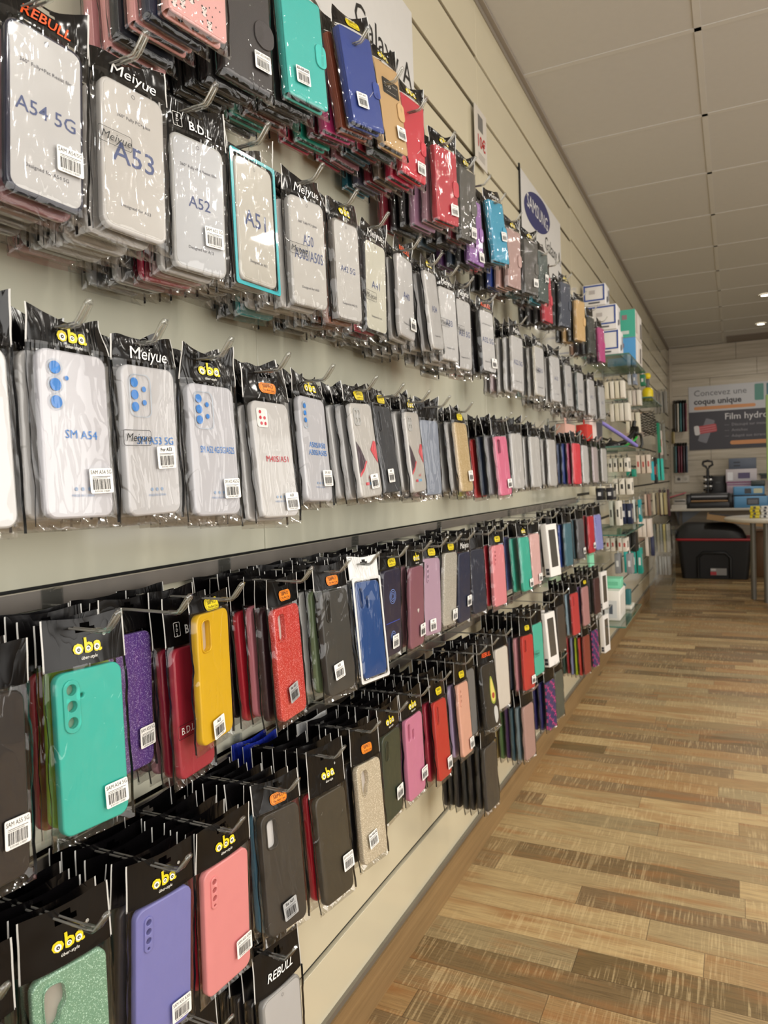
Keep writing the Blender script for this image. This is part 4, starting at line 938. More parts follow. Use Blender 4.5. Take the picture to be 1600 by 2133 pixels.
F(4, 'd15', 'soft', '#40b49c', 'sea green case', None, ['#40b49c', '#7c84c4', '#e0247c', '#40443c', '#b8cc20', '#4a5040'], gap=.015, logo='oba', label='A22', ly=-.06)
F(4, 'd16', 'soft', '#e0b4b0', 'blush slim case', None, ['#c8343c', '#c8343c', '#7a1c28'], label='A21', ly=-.06)
F(4, 'd17', 'box', '#e6e3df', 'white boxed case', 'white window box hanging among the bagged cases, fourth row', [('box', '#e6e3df')], gap=.012)
F(4, 'd18', 'soft', '#47707e', 'petrol case', None, ['#2448a0', '#26305a', '#7c88c0', '#5c3c68', '#6cb894'])
F(4, ((.17,3.10,.905),(-8,0,-2)), 'soft', '#5c5c60', 'steel grey case', None, ['#33525c', '#4c7c88', K, '#4c5c64'], label='A12', ly=-.05)
F(4, 'd21', 'soft', '#c22c38', 'crimson end case', None, ['#c22c38', K, '#4c5c64', K], label='A12', ly=-.05)
F(4, 'd22', 'soft', '#8a8ec8', 'lavender end case', 'lavender phone case at the far end of the fourth row', ['#c22c38', '#c42c36'], cam='dots')
F(4, ((.15, 3.65, .905), (-8, 0, -2)), 'soft', '#7c6a80', 'greyish mauve case', None, ['#2c6c80', '#a87c8c'])
# ---- fifth row
F(5, ((.125, .405, .60), (-12, 1, 2)), 'soft', '#33353c', 'edge cut smoke case', 'dark smoky phone case cut by the lower left picture corner', [K, K, K, K, K])
F(5, 'e0', 'soft', '#6f9c80', 'green glitter case', 'sage green glitter phone case with curved camera opening, lower left', [K, '#3a6c58', K, K, K], glitter=1, cam='sq', logo='oba', inner='#b0aaa0')
F(5, 'e1', 'soft', '#7f80c2', 'periwinkle blue case', 'periwinkle blue phone case with four small camera holes, fifth row', [CH, '#7c8c80', '#48586a', '#6c2434', K, K], cam='dots', logo='oba', label='SAM A50 A30S', ly=-.060)
F(5, 'e2', 'soft', '#ee9494', 'coral pink case', 'coral pink phone case beside the periwinkle case, fifth row', ['#c02c40', '#2c2830', '#6c6494', K, K, K], cam='dots', logo='oba', label='SAM A50 A30S', ly=-.045, lx=.024)
F(5, 'e3', 'soft', '#33302c', 'black grey label case', 'black phone case with white camera opening and grey label, fifth row', ['#5c8ca4', '#9c9c98', '#4a4a4c', K, K, K, K], cam='pill', logo='siipro', label='For A51', grey=1, ly=-.055, lx=.002, lr=.12, inner='#d8d6d4')
F(5, 'e4', 'soft', '#383328', 'olive black case', 'plain olive black phone case below yellow lettered header, fifth row', ['#c42434', '#8c1c2c', K, K, K, ('soft', K, {'foil': 'b'}), ('soft', K, {'foil': 'b'})], logo='oba', label='SAM A50 A30S', ly=-.035, lx=.025)
F(5, 'e5', 'soft', '#b4a68c', 'champagne glitter case', 'champagne glitter phone case with drop shaped camera opening, fifth row', [K, '#dcdcda', CH, K, ('soft', K, {'foil': 'w'}), K, K], glitter=1, cam='sq', logo='siipro', label='For A42-5G', ly=-.045, lx=-.010, lr=.12, inner='#c4bcb4')
F(5, 'e6', 'soft', '#2c3a2c', 'dark green slot case', None, [K, '#5a2c3c', K, K, K], cam='slot', logo='oba', label='A41', ly=-.04, inner='#9cae9c')
F(5, 'e7', 'soft', '#cf7c9c', 'pink pearly case', 'pearly pink phone case with two camera slots, fifth row', ['#2c3c98', K, K, K, K], cam='two', logo='oba', label='SAM A40', ly=-.045, lx=.03, inner='#c88c9c')
F(5, 'e8', 'soft', '#c02c26', 'tilted red case', 'red phone case with thin slot swinging to the left, fifth row', ['#a4243c', '#6c3c84', '#2c5c74', '#3c6c7c', K, K], cam='slot', logo='siiproy', label='SAM A34', ly=-.055, inner='#c87c74')
F(5, 'e9', 'soft', '#e2aa94', 'peach case', 'peach phone case with long camera column, fifth row', ['#b8a4c8', K, K, K, K], cam='dots', logo='siiproy', label='A33', ly=-.06)
F(5, ((.15, 1.70, .615), (-6, 0, -2)), 'soft', '#6c6e70', 'grey clear case', None, ['#5c5e60', K, '#4c4e50'], rough=.2)
F(5, 'e10', 'soft', '#1f1f1e', 'avocado print case', 'black phone case with an avocado picture printed on it, fifth row', [K, K, '#2c2c2c', K], extra='avocado', logo='rebull')
F(5, 'e11', 'soft', '#d8d0c4', 'beige flat case', None, [K, CH, '#303440'])
F(5, 'e12', 'soft', '#c03430', 'brick red case', None, ['#c88c94', '#3c4454', '#7c1c30', '#8c6474', '#6c5c6c', K], cam='slot', logo='siiproy', label='A22', ly=-.055)
F(5, 'e13', 'soft', '#48bca4', 'aqua case', None, ['#c8dc20', '#8cc8c0', K], bagprint='Meiyue', bpy=-.01)
F(5, 'e14', 'box', '#e6e3df', 'white lower boxed case', 'white window box hanging in the fifth row', [('box', '#e6e3df')], gap=.012)
F(5, 'e15', 'soft', '#46403c', 'brownish black case', None, [K, '#b89c78'])
F(5, 'e17', 'soft', '#c43c40', 'poppy red case', None, ['#8ca8b8', '#5c5c60', '#a83838', K], cam='slot')
F(5, ((.17,3.17,.615),(-8,0,-2)), 'soft', '#b88484', 'rosy tan case', None, ['#7c5c98', '#a894b0', K, '#4c545c'], logo='siiproy')
F(5, 'e20', 'soft', '#4c2c30', 'maroon black case', None, [K, '#8c2c4c', '#c8a4ac', '#3c5c60'])
F(5, 'e21', 'box', '#e6e3df', 'white far boxed case', 'white box hanging at the far end of the fifth row', [])
# ---- lowest row
F(6, 'f1', 'film', CLR, 'white lettered bottom case', 'bagged case with white lettered black header at the bottom picture edge', [K, K, K, K, K, K, K, K], rim='#9a9a98', model='A50', l2='', logo='rebullw', gap=.0078)
F(6, ((.13, .69, .385), (-8, 0, -2)), 'soft', K, 'hidden bottom black case', None, [K, K, K, K])
F(6, 'f2', 'soft', '#33312e', 'lone black bundle case', 'black bagged case at the front of the lone bundle hanging near the skirting', ['#2c2b2a', K, '#2c3030', K, '#2c2b2a', K], gap=.0078)
F(6, 'f3', 'soft', '#b08c84', 'rose beige low case', 'rose beige case at the front of the low multicoloured bundle', ['#6c8088', '#3c5c68', '#5c3c74', '#5c7c4c', '#a89058', '#b02c28', '#4c5c5c', '#3a4a4c'], gap=.0078)
F(6, 'f4', 'soft', '#2c2a6a', 'pink wave print case', 'dark blue case with pink wave print, lowest row', [('soft', '#2c2a6a', {'extra': 'waves'}), ('soft', '#2c2a6a', {'extra': 'waves'}), '#2a3238'], extra='waves', gap=.010)
F(6, 'f5', 'soft', '#46504a', 'green grey low case', None, ['#8c8078', K])
F(6, ((.165, 3.20, .40), (-8, 0, -2)), 'soft', '#8c3830', 'low brick red case', None, ['#c03c34', '#b4cc20', '#8c90b8', '#b02c34', '#2c4c44', '#2c3c38'], gap=.006)
F(6, 'f7', 'soft', '#2c2a6a', 'far wave print case', 'blue and pink wave printed case at the far end of the lowest row', ['#2c2a6a'], extra='waves')
F(6, 'f8', 'box', '#e6e3df', 'lowest white boxed case', 'white box hanging lowest, beside the bottom glass shelf', [('box', '#e6e3df')], gap=.012)

# ------------------------------------------------------------------ glass shelves and what stands on them
GEDGE = plain('#4d7a6c', 0.15, coat=0.5)
def glass_shelf(y0, y1, z, lab, depth=0.25):
    e = empty('glass_shelf', (0.0, (y0+y1)/2, z))
    g = G(); g.box((depth/2+0.002, 0, 0), (depth-0.004, y1-y0-0.004, 0.008), SHELFGLASS); g.obj('glass_pane', e)
    g = G()
    for a, b, c_, d in ((depth, 0, 0.0012, y1-y0), ): g.box((a, b, 0), (c_, d, 0.0075), GEDGE)
    for s in (-1, 1): g.box((depth/2, s*(y1-y0)/2, 0), (depth, 0.0012, 0.0075), GEDGE)
    g.obj('polished_edge', e)
    for s in (-1, 1):
        g = G(); g.box((0.05, s*((y1-y0)/2-0.08), -0.010), (0.10, 0.012, 0.012), plain('#b7b5b0', 0.25, 0.8)); g.box((0.004, s*((y1-y0)/2-0.08), -0.010), (0.006, 0.022, 0.045), plain('#b7b5b0', 0.25, 0.8)); g.obj('bracket', e)
    tag(e, lab, 'glass shelf')
glass_shelf(4.17, 5.00, 1.815, 'topmost glass shelf carrying the white, teal and blue boxes')
glass_shelf(4.05, 4.85, 1.315, 'glass shelf carrying the tangle of black clamps and the lilac stick')
glass_shelf(3.87, 4.72, 0.860, 'glass shelf above the four small white boxes with red lines')
glass_shelf(3.80, 4.50, 0.405, 'lowest glass shelf just above the skirting, with the big white box')
glass_shelf(5.35, 6.15, 1.690, 'farther glass shelf under the yellow bottle')
def carton(name, c, d, hexc, lab, cat='box', panels=(), group=None, rz=0, z0=True):
    """c = centre of the underside, d = (x,y,z); panels: (face, u, v, w, h, hex)"""
    e = empty(name, c, rz); g = G(); b = min(d)*0.03
    g.slab(d[0], d[1], b, d[2], b, plain(hexc, 0.45), off=(0, 0, d[2]/2), n=2); g.obj('carton', e)
    for q, p in enumerate(panels):
        face, u_, v_, w_, h_, hx = p[:6]; g = G(); m = plain(hx, 0.45)
        if face == 'f': g.box((u_, -d[1]/2-0.0003-q*0.0005, v_), (w_, 0.0008, h_), m)       # face towards the shop front (-y)
        elif face == 's': g.box((d[0]/2+0.0003+q*0.0005, u_, v_), (0.0008, w_, h_), m)
        elif face == 't': g.box((u_, v_, d[2]+0.0003), (w_, h_, 0.0008), m)
        g.obj('printed_panel', e)
    tag(e, lab, cat, group); return e
def frame_panels(d, hx='#2c4c9c'):
    w, z = d[0], d[2]; t = 0.008
    return [('f', 0, z*0.62+z*0.36-t/2-0.004, w-0.01, t, hx), ('f', 0, z*0.25, w-0.01, t, hx), ('f', w/2-0.009, z*0.6, t, z*0.72, hx), ('f', -w/2+0.009, z*0.6, t, z*0.72, hx), ('f', -0.01, z*0.62, 0.03, 0.02, '#b9b4b4'), ('f', 0, z*0.12, w*0.5, 0.008, '#55575c'), ('s', -d[1]*.15, z*0.3, 0.02, 0.03, '#4a4c52'), ('s', d[1]*.2, z*0.55, 0.018, z*0.5, '#8d8f98')]
zS = 1.8195
# three white boxes, stacked stair-like at the near end, then teal on blue
carton('accessory_box', (0.115, 4.26, zS), (0.17, 0.16, 0.135), '#e4e2e2', 'white box with blue frame standing on the top glass shelf, lowest of its stack', panels=frame_panels((0.17, 0.16, 0.135)))
carton('accessory_box', (0.110, 4.25, zS+0.136), (0.16, 0.15, 0.135), '#e4e2e2', 'white box with blue frame, middle of the stack on the top glass shelf', panels=frame_panels((0.16, 0.15, 0.135)))
carton('accessory_box', (0.075, 4.24, zS+0.272), (0.12, 0.14, 0.115), '#e4e2e2', 'white box with blue frame, topmost on the upper glass shelf', panels=frame_panels((0.12, 0.14, 0.115)))
carton('accessory_box', (0.150, 4.82, zS), (0.165, 0.33, 0.165), '#dfd8d0', 'box with bright blue end on the top glass shelf under the teal box', panels=[('f', 0, 0.0825, 0.163, 0.163, '#5cacec'), ('f', 0.0, 0.12, 0.03, 0.025, '#8a6c84'), ('s', -0.11, 0.08, 0.07, 0.14, '#eceaea'), ('s', 0.06, 0.08, 0.04, 0.09, '#4c4440')])
carton('accessory_box', (0.150, 4.82, zS+0.166), (0.165, 0.33, 0.165), '#dfd8d0', 'box with teal green end stacked on the blue one, top glass shelf', panels=[('f', 0, 0.0825, 0.163, 0.163, '#4cbca4'), ('f', 0.02, 0.12, 0.03, 0.028, '#a08088'), ('f', 0.02, 0.03, 0.05, 0.02, '#dce8e4'), ('s', -0.11, 0.09, 0.05, 0.12, '#c9b8b4'), ('s', 0.10, 0.07, 0.05, 0.09, '#4c4440')])
# box stacks on hooks
def box_hook(y, z, xs, t, hgt, wid, cols, what, where, word, slot=None, kind='accessory_pack', tilt=0):
    """packs hung one behind another on one hook; z = middle height"""
    m = {}
    for i, x in enumerate(xs):
        hx = cols[i % len(cols)]; e = empty(kind, (x, y, z+hgt/2+0.012)); e.matrix_world = Matrix.Translation((x, y, z+hgt/2+0.012)) @ basis(RX.uniform(-4, 2), RX.uniform(-2, 2)+tilt, -2)
        def f():
            g = G(); g.slab(wid, hgt, 0.0015, t, 0.0005, plain(hx, 0.45), n=1); return g.obj('pack', link=False)
        o = cached(('pk', hx, wid, hgt, t), f); o.parent = e; o.location = (0, -hgt/2-0.012, 0)
        def f2():
            g = G(); g.slab(0.03, 0.024, 0.003, 0.0008, 0.0002, plain('#2a2a2a' if slot != 'w' else '#d8d8d8', 0.4), n=2); return g.obj('hang_tab', link=False)
        o = cached(('pt', slot), f2); o.parent = e; o.location = (0, -0.004, 0)
        if slot:
            def f3():
                g = G(); g.box((-wid/2-0.0004, 0, 0), (0.0006, hgt*0.3, t*0.45), plain({'k': '#3c3a34', 'r': '#b8504c', 'w': '#d8d8d8'}[slot], 0.5)); g.slab(wid*0.6, hgt*0.5, 0.003, 0.0006, 0.0002, plain('#8c8a84', 0.4), off=(0, 0, t/2), n=2); return g.obj('printed_strip', link=False)
            o = cached(('ps', slot, wid, hgt, t), f3); o.parent = e; o.location = (0, -hgt/2-0.012, 0)
        n = len(xs)
        pos = ['nearest the aisle', 'second from the aisle', 'third from the aisle', 'fourth from the aisle', 'fifth from the aisle'][i]
        lb = f"{cname(hx)} {what}, {pos}, {where}"
        if len(lb.split()) > 16: lb = lb.replace(' from the aisle', '')
        tag(e, lb, word, where[:60])
    e = empty('display_hook'); M_ = ONWALL.copy(); M_.translation = Vector((0.003, y, z+hgt/2+0.012)); e.matrix_world = M_
    for q, nm in ((0, 'hk1'), (1, 'hk2'), (2, 'hk3')):
        a = cached(nm, HF[q]); a.parent = e; a.location = (0, 0, 0.0022 if q == 2 else 0)
    tag(e, 'hook holding the '+what+' '+where, 'display hook')
CRM, CRM2 = '#ddd6c2', '#e6e0d4'
box_hook(4.31, 1.639, [.195, .168, .141, .114], .021, .095, .075, [CRM2, CRM], 'slim cable box', 'directly under the top glass shelf', 'box')
box_hook(5.10, 1.665, [.195, .168, .141], .021, .098, .07, [CRM2, '#d9cfc6'], 'slim cable box', 'beyond the top glass shelf', 'box')
box_hook(4.85, 1.755, [.20, .17], .02, .066, .06, ['#8a94a8', '#c8ccd2'], 'blister pack', 'in front of the green pack', 'blister pack', 'w')
box_hook(5.30, 1.800, [.20], .03, .075, .06, ['#2c7a5c'], 'hanging pack', 'right under the teal box', 'pack', 'w')
box_hook(4.48, 1.527, [.197, .170, .143, .116], .022, .102, .08, [CRM2, CRM2, CRM], 'tall cable box', 'above the clamp shelf', 'box')
box_hook(5.05, 1.50, [.19, .16, .13], .022, .13, .08, [CRM, '#c9bfb0'], 'adapter box', 'right of the clamp shelf', 'box')
box_hook(4.39, 1.222, [.20, .17, .14, .11], .022, .078, .08, [CRM2, CRM, CRM2], 'slotted adapter box', 'under the clamp shelf', 'box', 'k')
box_hook(4.70, 1.175, [.20, .17], .02, .045, .07, ['#1f8f78'], 'earphone pack', 'under the slotted adapter boxes', 'pack')
box_hook(5.59, 1.237, [.197, .165, .13], .026, .13, .09, ['#ddd0c4', '#d4c6b8'], 'tall charger box', 'right of the clamp shelf in mid wall', 'box', 'r')
box_hook(5.80, 1.188, [.20], .02, .14, .07, ['#22b0c0'], 'cyan cable pack', 'beside the tall charger boxes', 'pack')
box_hook(6.04, 1.191, [.20], .02, .20, .07, ['#222224'], 'long pack with red band', 'between the two cyan packs', 'pack', 'r')
box_hook(6.64, 1.202, [.20, .175], .016, .182, .08, ['#3cd0c4'], 'aqua phone pouch', 'far along the wall at eye height', 'pouch')
box_hook(4.50, 1.098, [.197, .158, .119], .030, .094, .085, [CRM2], 'white charger box', 'in the row above the navy packs', 'box', 'k')
box_hook(4.10, 1.085, [.10, .06], .03, .05, .08, [CRM], 'flat box', 'left of the white charger boxes', 'box')
box_hook(3.83, 1.072, [.19, .14], .032, .060, .09, ['#202026'], 'small dark box', 'at the far end above the upper price rail', 'box', 'w')
box_hook(3.98, .968, [.205, .17], .018, .128, .09, ['#dcd8cc', '#b8bcae'], 'white card pack', 'left of the navy packs', 'pack', 'k')
box_hook(4.47, .940, [.200, .168], .026, .117, .085, ['#232a48'], 'navy battery pack box', 'standing out above the lower glass shelf', 'box', 'w')
box_hook(4.57, .940, [.12], .016, .12, .07, ['#1f7c68'], 'green cable pack', 'behind the navy battery boxes', 'pack')
box_hook(4.96, .934, [.20, .165], .016, .141, .085, ['#1f98a0', '#d8dcd8'], 'cable blister pack', 'right of the navy battery boxes', 'blister pack', 'w')
box_hook(5.53, .948, [.20, .18], .014, .150, .07, ['#8c6c60', '#c8b4a4'], 'small accessory pack', 'right of the cable blister packs', 'pack')
box_hook(5.56, .784, [.196, .165, .134], .026, .130, .085, ['#ddd2ca', '#e0d8d0'], 'tall white box', 'right of the glass shelf edge', 'box')
box_hook(4.27, .780, [.197, .170, .135, .108], .022, .074, .085, ['#e6dcd2'], 'small box with red line', 'directly under the third glass shelf', 'box', 'r')
box_hook(4.66, .76, [.20, .17], .022, .115, .10, ['#23211e'], 'dark cube pack', 'right of the red lined boxes', 'pack')
box_hook(4.46, .652, [.195, .13], .030, .115, .08, ['#8f9094'], 'grey cable box', 'above the lowest glass shelf', 'box', 'w')
box_hook(4.60, .650, [.155], .016, .13, .08, ['#34b8b4'], 'cyan flat pack', 'between the grey cable boxes', 'pack')
box_hook(4.92, .618, [.198, .162], .028, .159, .09, ['#1a9488'], 'teal cable box', 'right of the grey cable boxes', 'box', 'w')
box_hook(5.70, .640, [.20, .165], .022, .141, .08, ['#262c4c', '#d8cfc6'], 'flat charger box', 'low on the wall past the teal boxes', 'box')
box_hook(7.10, .586, [.20, .172, .144, .116, .088], .018, .25, .13, ['#9c9a90', '#b8ac6c', '#8c8e88', '#a09a84', '#6c7470'], 'long paper pack', 'low at the far wall end', 'paper pack')
box_hook(7.15, .330, [.20, .175, .150, .125, .100], .016, .165, .10, ['#8e9294', '#b0b2b4'], 'clear screen pack', 'lowest at the far wall end', 'screen pack')
box_hook(6.87, .905, [.20, .170, .140, .110], .018, .19, .09, ['#a89c70', '#c8c0a0', '#8a7c60', '#d0c8b4'], 'tan paper pack', 'above the long paper packs', 'paper pack')
box_hook(7.20, .90, [.20, .165, .13], .018, .24, .09, ['#4c3038', '#2c2628'], 'dark case pack', 'beside the tan paper packs', 'pack')
box_hook(7.09, 1.805, [.20, .172, .144, .116], .018, .197, .09, ['#7c7a74', '#94928c'], 'grey strip pack', 'high at the far wall end', 'pack')
box_hook(6.85, 1.442, [.20, .172, .144], .018, .31, .09, ['#84847c', '#a09e98'], 'long grey strip pack', 'at eye height past the green strip', 'pack')
box_hook(6.35, 1.455, [.20], .018, .24, .07, ['#1f8a68'], 'green strip pack', 'left of the long grey strips', 'pack')
box_hook(6.50, 1.420, [.205], .018, .20, .06, ['#d8c8c4'], 'white and red strip pack', 'between green and grey strips', 'pack', 'r')
# packs hung above the far end of the third row
for (y, x, z, d, hx, lb) in ((3.47, .13, 1.362, (.05, .10, .075), '#c4342c', 'red box standing above the far end of the third row'), (3.30, .08, 1.360, (.04, .16, .07), '#dcaea0', 'flesh pink box left of the red box'), (3.68, .12, 1.385, (.03, .13, .11), '#dccac6', 'pale pink pack right of the red box')):
    e = empty('accessory_pack', (x, y, z)); e.matrix_world = Matrix.Translation((x, y, z+.05)) @ basis(-4, 0, -2)
    g = G(); g.slab(d[1], d[2], .002, d[0], .0006, plain(hx, .45), off=(0, -.05, 0), n=2); g.obj('carton', e); g = G(); g.slab(.03, .03, .003, .001, .0002, plain(hx, .4), n=2); g.obj('hang_tab', e); tag(e, lb, 'box')
    hook(y, z+.052, 'clear hook holding the '+lb.split(' ')[0]+' '+lb.split(' ')[1]+' pack over the third row')
e = empty('accessory_pack'); e.matrix_world = Matrix.Translation((.10, 3.72, .80)) @ basis(-4, 0, -2)
g = G(); g.slab(.09, .065, .002, .012, .0006, plain('#8fe0bc', .45), off=(0, -.05, 0), n=2); g.obj('card_front', e); g = G(); g.slab(.03, .03, .003, .001, .0002, plain('#8fe0bc', .4), n=2); g.obj('hang_tab', e); tag(e, 'mint green card pack on the bare cream wall below the fourth row end', 'card pack')
hook(3.72, .802, 'clear hook holding the mint green card pack on bare cream wall')
# clamp shelf
zB = 1.3195
e = empty('selfie_stick', (0.17, 4.35, zB)); g = G(); L = plain('#8a7fc8', 0.35); g.tube([(-0.09, -0.19, 0.150), (0.0, 0.0, 0.075), (0.065, 0.20, 0.013)], 0.011, L, 10); g.obj('shaft', e)
g = G(); g.tube([(-0.098, -0.21, 0.156), (-0.088, -0.185, 0.148)], 0.014, plain('#b9b2e0', 0.3), 10); g.obj('end_cap', e); tag(e, 'lilac stick leaning across the black clamps on the glass shelf', 'selfie stick')
e = empty('phone_clamp', (0.18, 4.55, zB)); g = G(); Bk = plain('#121212', 0.35)
g.tube([(-0.06, -0.12, 0.018), (-0.01, -0.04, 0.035), (0.02, 0.05, 0.075), (0.03, 0.10, 0.10)], 0.014, Bk, 8); g.obj('flexible_arm', e)
g = G(); g.slab(0.05, 0.075, 0.012, 0.03, 0.006, Bk, M=Matrix.Translation((0.03, 0.12, 0.105)) @ Matrix.Rotation(0.6, 4, 'X'), n=4); g.tube([(0.03, 0.09, 0.13), (0.035, 0.10, 0.165)], 0.012, Bk, 8); g.obj('clamp_head', e)
for s in (-1, 1): g = G(); g.tube([(0.03, 0.12, 0.10), (0.04+s*0.02, 0.19, 0.085), (0.045+s*0.02, 0.21, 0.03), (0.04+s*0.015, 0.20, 0.008)], 0.008, Bk, 8); g.obj('jaw', e)
tag(e, 'black phone clamp with bent arm on the glass shelf', 'phone clamp')
e = empty('clamp_base', (0.12, 4.30, zB)); g = G(); g.lathe([(0.0, 0.034), (0.03, 0.032), (0.055, 0.018), (0.062, 0.004), (0.06, 0.0), (0.0, 0.0)], Bk, 24); g.obj('foot', e); g = G(); g.tube([(0, 0, 0.03), (0.0, 0.03, 0.05)], 0.01, Bk, 8); g.obj('socket', e); tag(e, 'round black clamp foot on the near part of the glass shelf', 'clamp base')
e = empty('green_charging_cable', (0.20, 4.62, zB)); g = G(); g.tube([(-0.03, -0.10, 0.012), (-0.01, -0.03, 0.03), (0.01, 0.05, 0.05), (0.02, 0.10, 0.075)], 0.006, plain('#2fae3c', 0.4), 8); g.obj('cord', e); g = G(); g.box((-0.032, -0.105, 0.012), (0.010, 0.018, 0.008), plain('#d8d8d8', 0.3)); g.obj('plug', e); tag(e, 'bright green cable lying under the black clamp', 'cable')
e = empty('card_stand', (0.065, 4.085, zB)); g = G(); g.slab(0.10, 0.14, 0.003, 0.004, 0.001, plain('#5a5860', 0.4), M=Matrix.Translation((0, 0, 0.07)) @ Matrix.Rotation(PI/2-0.15, 4, 'X'), n=2); g.obj('card', e); g = G(); g.box((0, 0.015, 0.004), (0.09, 0.05, 0.008), plain('#e6e2dc', 0.4)); g.obj('foot', e); tag(e, 'dark upright card with white foot at the near end of the clamp shelf', 'card')
# lowest shelf
zD = 0.4095
carton('white_device_box', (0.13, 4.05, zD), (0.15, 0.22, 0.155), '#e2dfd8', 'big white box standing on the lowest glass shelf', panels=[('f', 0.01, 0.06, 0.10, 0.09, '#d0d2d2'), ('f', 0.03, 0.06, 0.018, 0.05, '#4a5460'), ('s', 0, 0.08, 0.14, 0.10, '#d6d3cc')])
carton('mint_box', (0.15, 4.08, zD+0.156), (0.10, 0.10, 0.052), '#7cd0ac', 'small mint green box on top of the big white box', panels=[('f', 0, 0.026, 0.07, 0.02, '#68bc98')])
e = empty('charging_station', (0.16, 4.36, zD)); g = G(); g.slab(0.12, 0.14, 0.008, 0.02, 0.003, plain('#d8d4c8', 0.4), off=(0, 0, 0.01)); g.obj('base', e)
for i, (dx, hz_, hx) in enumerate(((-0.035, 0.07, '#d8ccb4'), (0.0, 0.10, '#28483c'), (0.035, 0.085, '#2c6c70'))):
    g = G(); g.slab(0.028, 0.05, 0.005, hz_, 0.003, plain(hx, 0.4), off=(dx, 0.0, 0.02+hz_/2)); g.obj('dock', e)
g = G(); g.tube([(0, 0.0, 0.10), (0.02, 0.0, 0.13), (0.0, 0, 0.15), (-0.02, 0, 0.13), (0, 0, 0.105)], 0.006, plain('#2c6c70', 0.4), 8); g.obj('handle', e); tag(e, 'green and cream desk gadget at the far end of the lowest glass shelf', 'gadget')
# yellow bottle on the farther shelf
e = empty('spray_bottle', (0.19, 5.70, 1.6945)); YL = plain('#e6cf14', 0.35); g = G(); g.lathe([(0.0, 0.0), (0.034, 0.0), (0.038, 0.005), (0.038, 0.075), (0.03, 0.092), (0.013, 0.10), (0.0, 0.101)], YL, 24); g.obj('body', e)
g = G(); g.lathe([(0.012, 0.098), (0.013, 0.10), (0.013, 0.16), (0.010, 0.163)], plain('#55565a', 0.4), 16); g.obj('neck', e); g = G(); g.lathe([(0.0, 0.16), (0.018, 0.162), (0.025, 0.18), (0.02, 0.20), (0.0, 0.205)], YL, 18); g.obj('cap', e); g = G(); g.lathe([(0.0383, 0.015), (0.0383, 0.03)], plain('#6a5c30', 0.4), 24); g.obj('label_band', e)
tag(e, 'yellow bottle with grey neck and yellow cap on the farther glass shelf', 'bottle')
# bunch of black spiral cords
e = empty('coiled_cord_bundle', (0.17, 6.2, 1.66))
for q in range(4):
    g = G(); pts = []
    for i in range(60): a = i*0.9; pts.append((0.014*math.cos(a)-q*0.028, 0.014*math.sin(a)+i*0.006*0.9, -i*0.0028-q*0.004))
    g.tube(pts, 0.0035, Bk, 5); g.obj('coiled_cord', e)
g = G(); g.tube([(0.0, -0.03, 0.0), (-0.10, -0.02, 0.0), (-0.168, 0, 0.0)], 0.004, ALU, 6); g.obj('hanger', e)
tag(e, 'bunch of black coiled cords hanging below the yellow bottle', 'cords')
# plexi stand near the far end
e = empty('acrylic_stand', (0.16, 7.0, 0)); g = G()
g.box((0.0, 0.25, 0.34), (0.18, 0.006, 0.68), GLASSY); g.obj('side_panel', e); g = G(); g.box((0.0, -0.25, 0.34), (0.18, 0.006, 0.68), GLASSY); g.obj('side_panel', e); g = G(); g.box((0, 0, 0.20), (0.18, 0.49, 0.006), GLASSY); g.obj('shelf', e); tag(e, 'clear acrylic floor stand at the far end of the wall', 'stand')
bpy.data.objects.remove(e.children[0]) if False else None

# ------------------------------------------------------------------ back of the shop
e = empty('wall_poster', (1.25, YB-0.006, 1.85)); PW, PH = 2.02, 0.80
g = G(); g.box((0, 0, 0), (PW, 0.008, PH), plain('#b9b9bd', 0.45)); g.obj('board', e)
g = G(); g.box((0, -0.0045, -0.085), (PW, 0.001, PH-0.17-0.155), plain('#b9b9bd', 0.45)); e2 = None
FR = Matrix(((1, 0, 0, 0), (0, 0, -1, 0), (0, 1, 0, 0), (0, 0, 0, 1)))     # text plane facing -y
def ontext(g, st, x, z, size, mat, dy=-0.0052, **kw): g.text(st, 0, 0, size, mat, M=Matrix.Translation((x, dy, z)) @ FR, **kw)
def plate(g, x, z, w, h, mat, dy=-0.0048, r=0.0): g.slab(w, h, max(r, 0.0006), 0.0006, 0.0001, mat, M=Matrix.Translation((x, dy, z)) @ FR, n=6)
g = G(); plate(g, 0, -0.16, PW, 0.48, plain('#39373f', 0.45)); g.obj('dark_panel', e)
x0 = -PW/2; OR = plain('#c98a58', 0.45); g = G(); plate(g, x0+0.41, 0.125, 0.70, 0.042, OR, r=0.02); g.obj('orange_bar', e); g = G(); plate(g, x0+0.82, -0.325, 0.70, 0.05, OR, r=0.024, dy=-0.0058); g.obj('orange_bar', e)
g = G(); ontext(g, 'Concevez une', x0+0.06, 0.31, 0.105, plain('#5d5c60', 0.5), align='LEFT'); ontext(g, 'coque unique', x0+0.06, 0.205, 0.100, plain('#3a383c', 0.5), align='LEFT', bold=0.03)
Wt = plain('#d6d4d6', 0.5); ontext(g, 'Film hydrogel', x0+0.41, 0.0, 0.112, Wt, align='LEFT', bold=0.03, dy=-0.0058)
for i, t_ in enumerate(('—  Découpé sur mesure', '—  Antichoc', '—  Adapté aux écrans')): ontext(g, t_, x0+0.41, -0.10-0.07*i, 0.05, plain('#8c8a90', 0.5), align='LEFT', dy=-0.0058)
g.obj('lettering', e)
g = G(); M_ = Matrix.Translation((x0+0.20, -0.0054, -0.16)) @ FR @ Matrix.Rotation(-0.35, 4, 'Z')
g.slab(0.11, 0.30, 0.015, 0.001, 0.0002, plain('#6e6c74', 0.2), M=M_); g.obj('phone_picture', e)
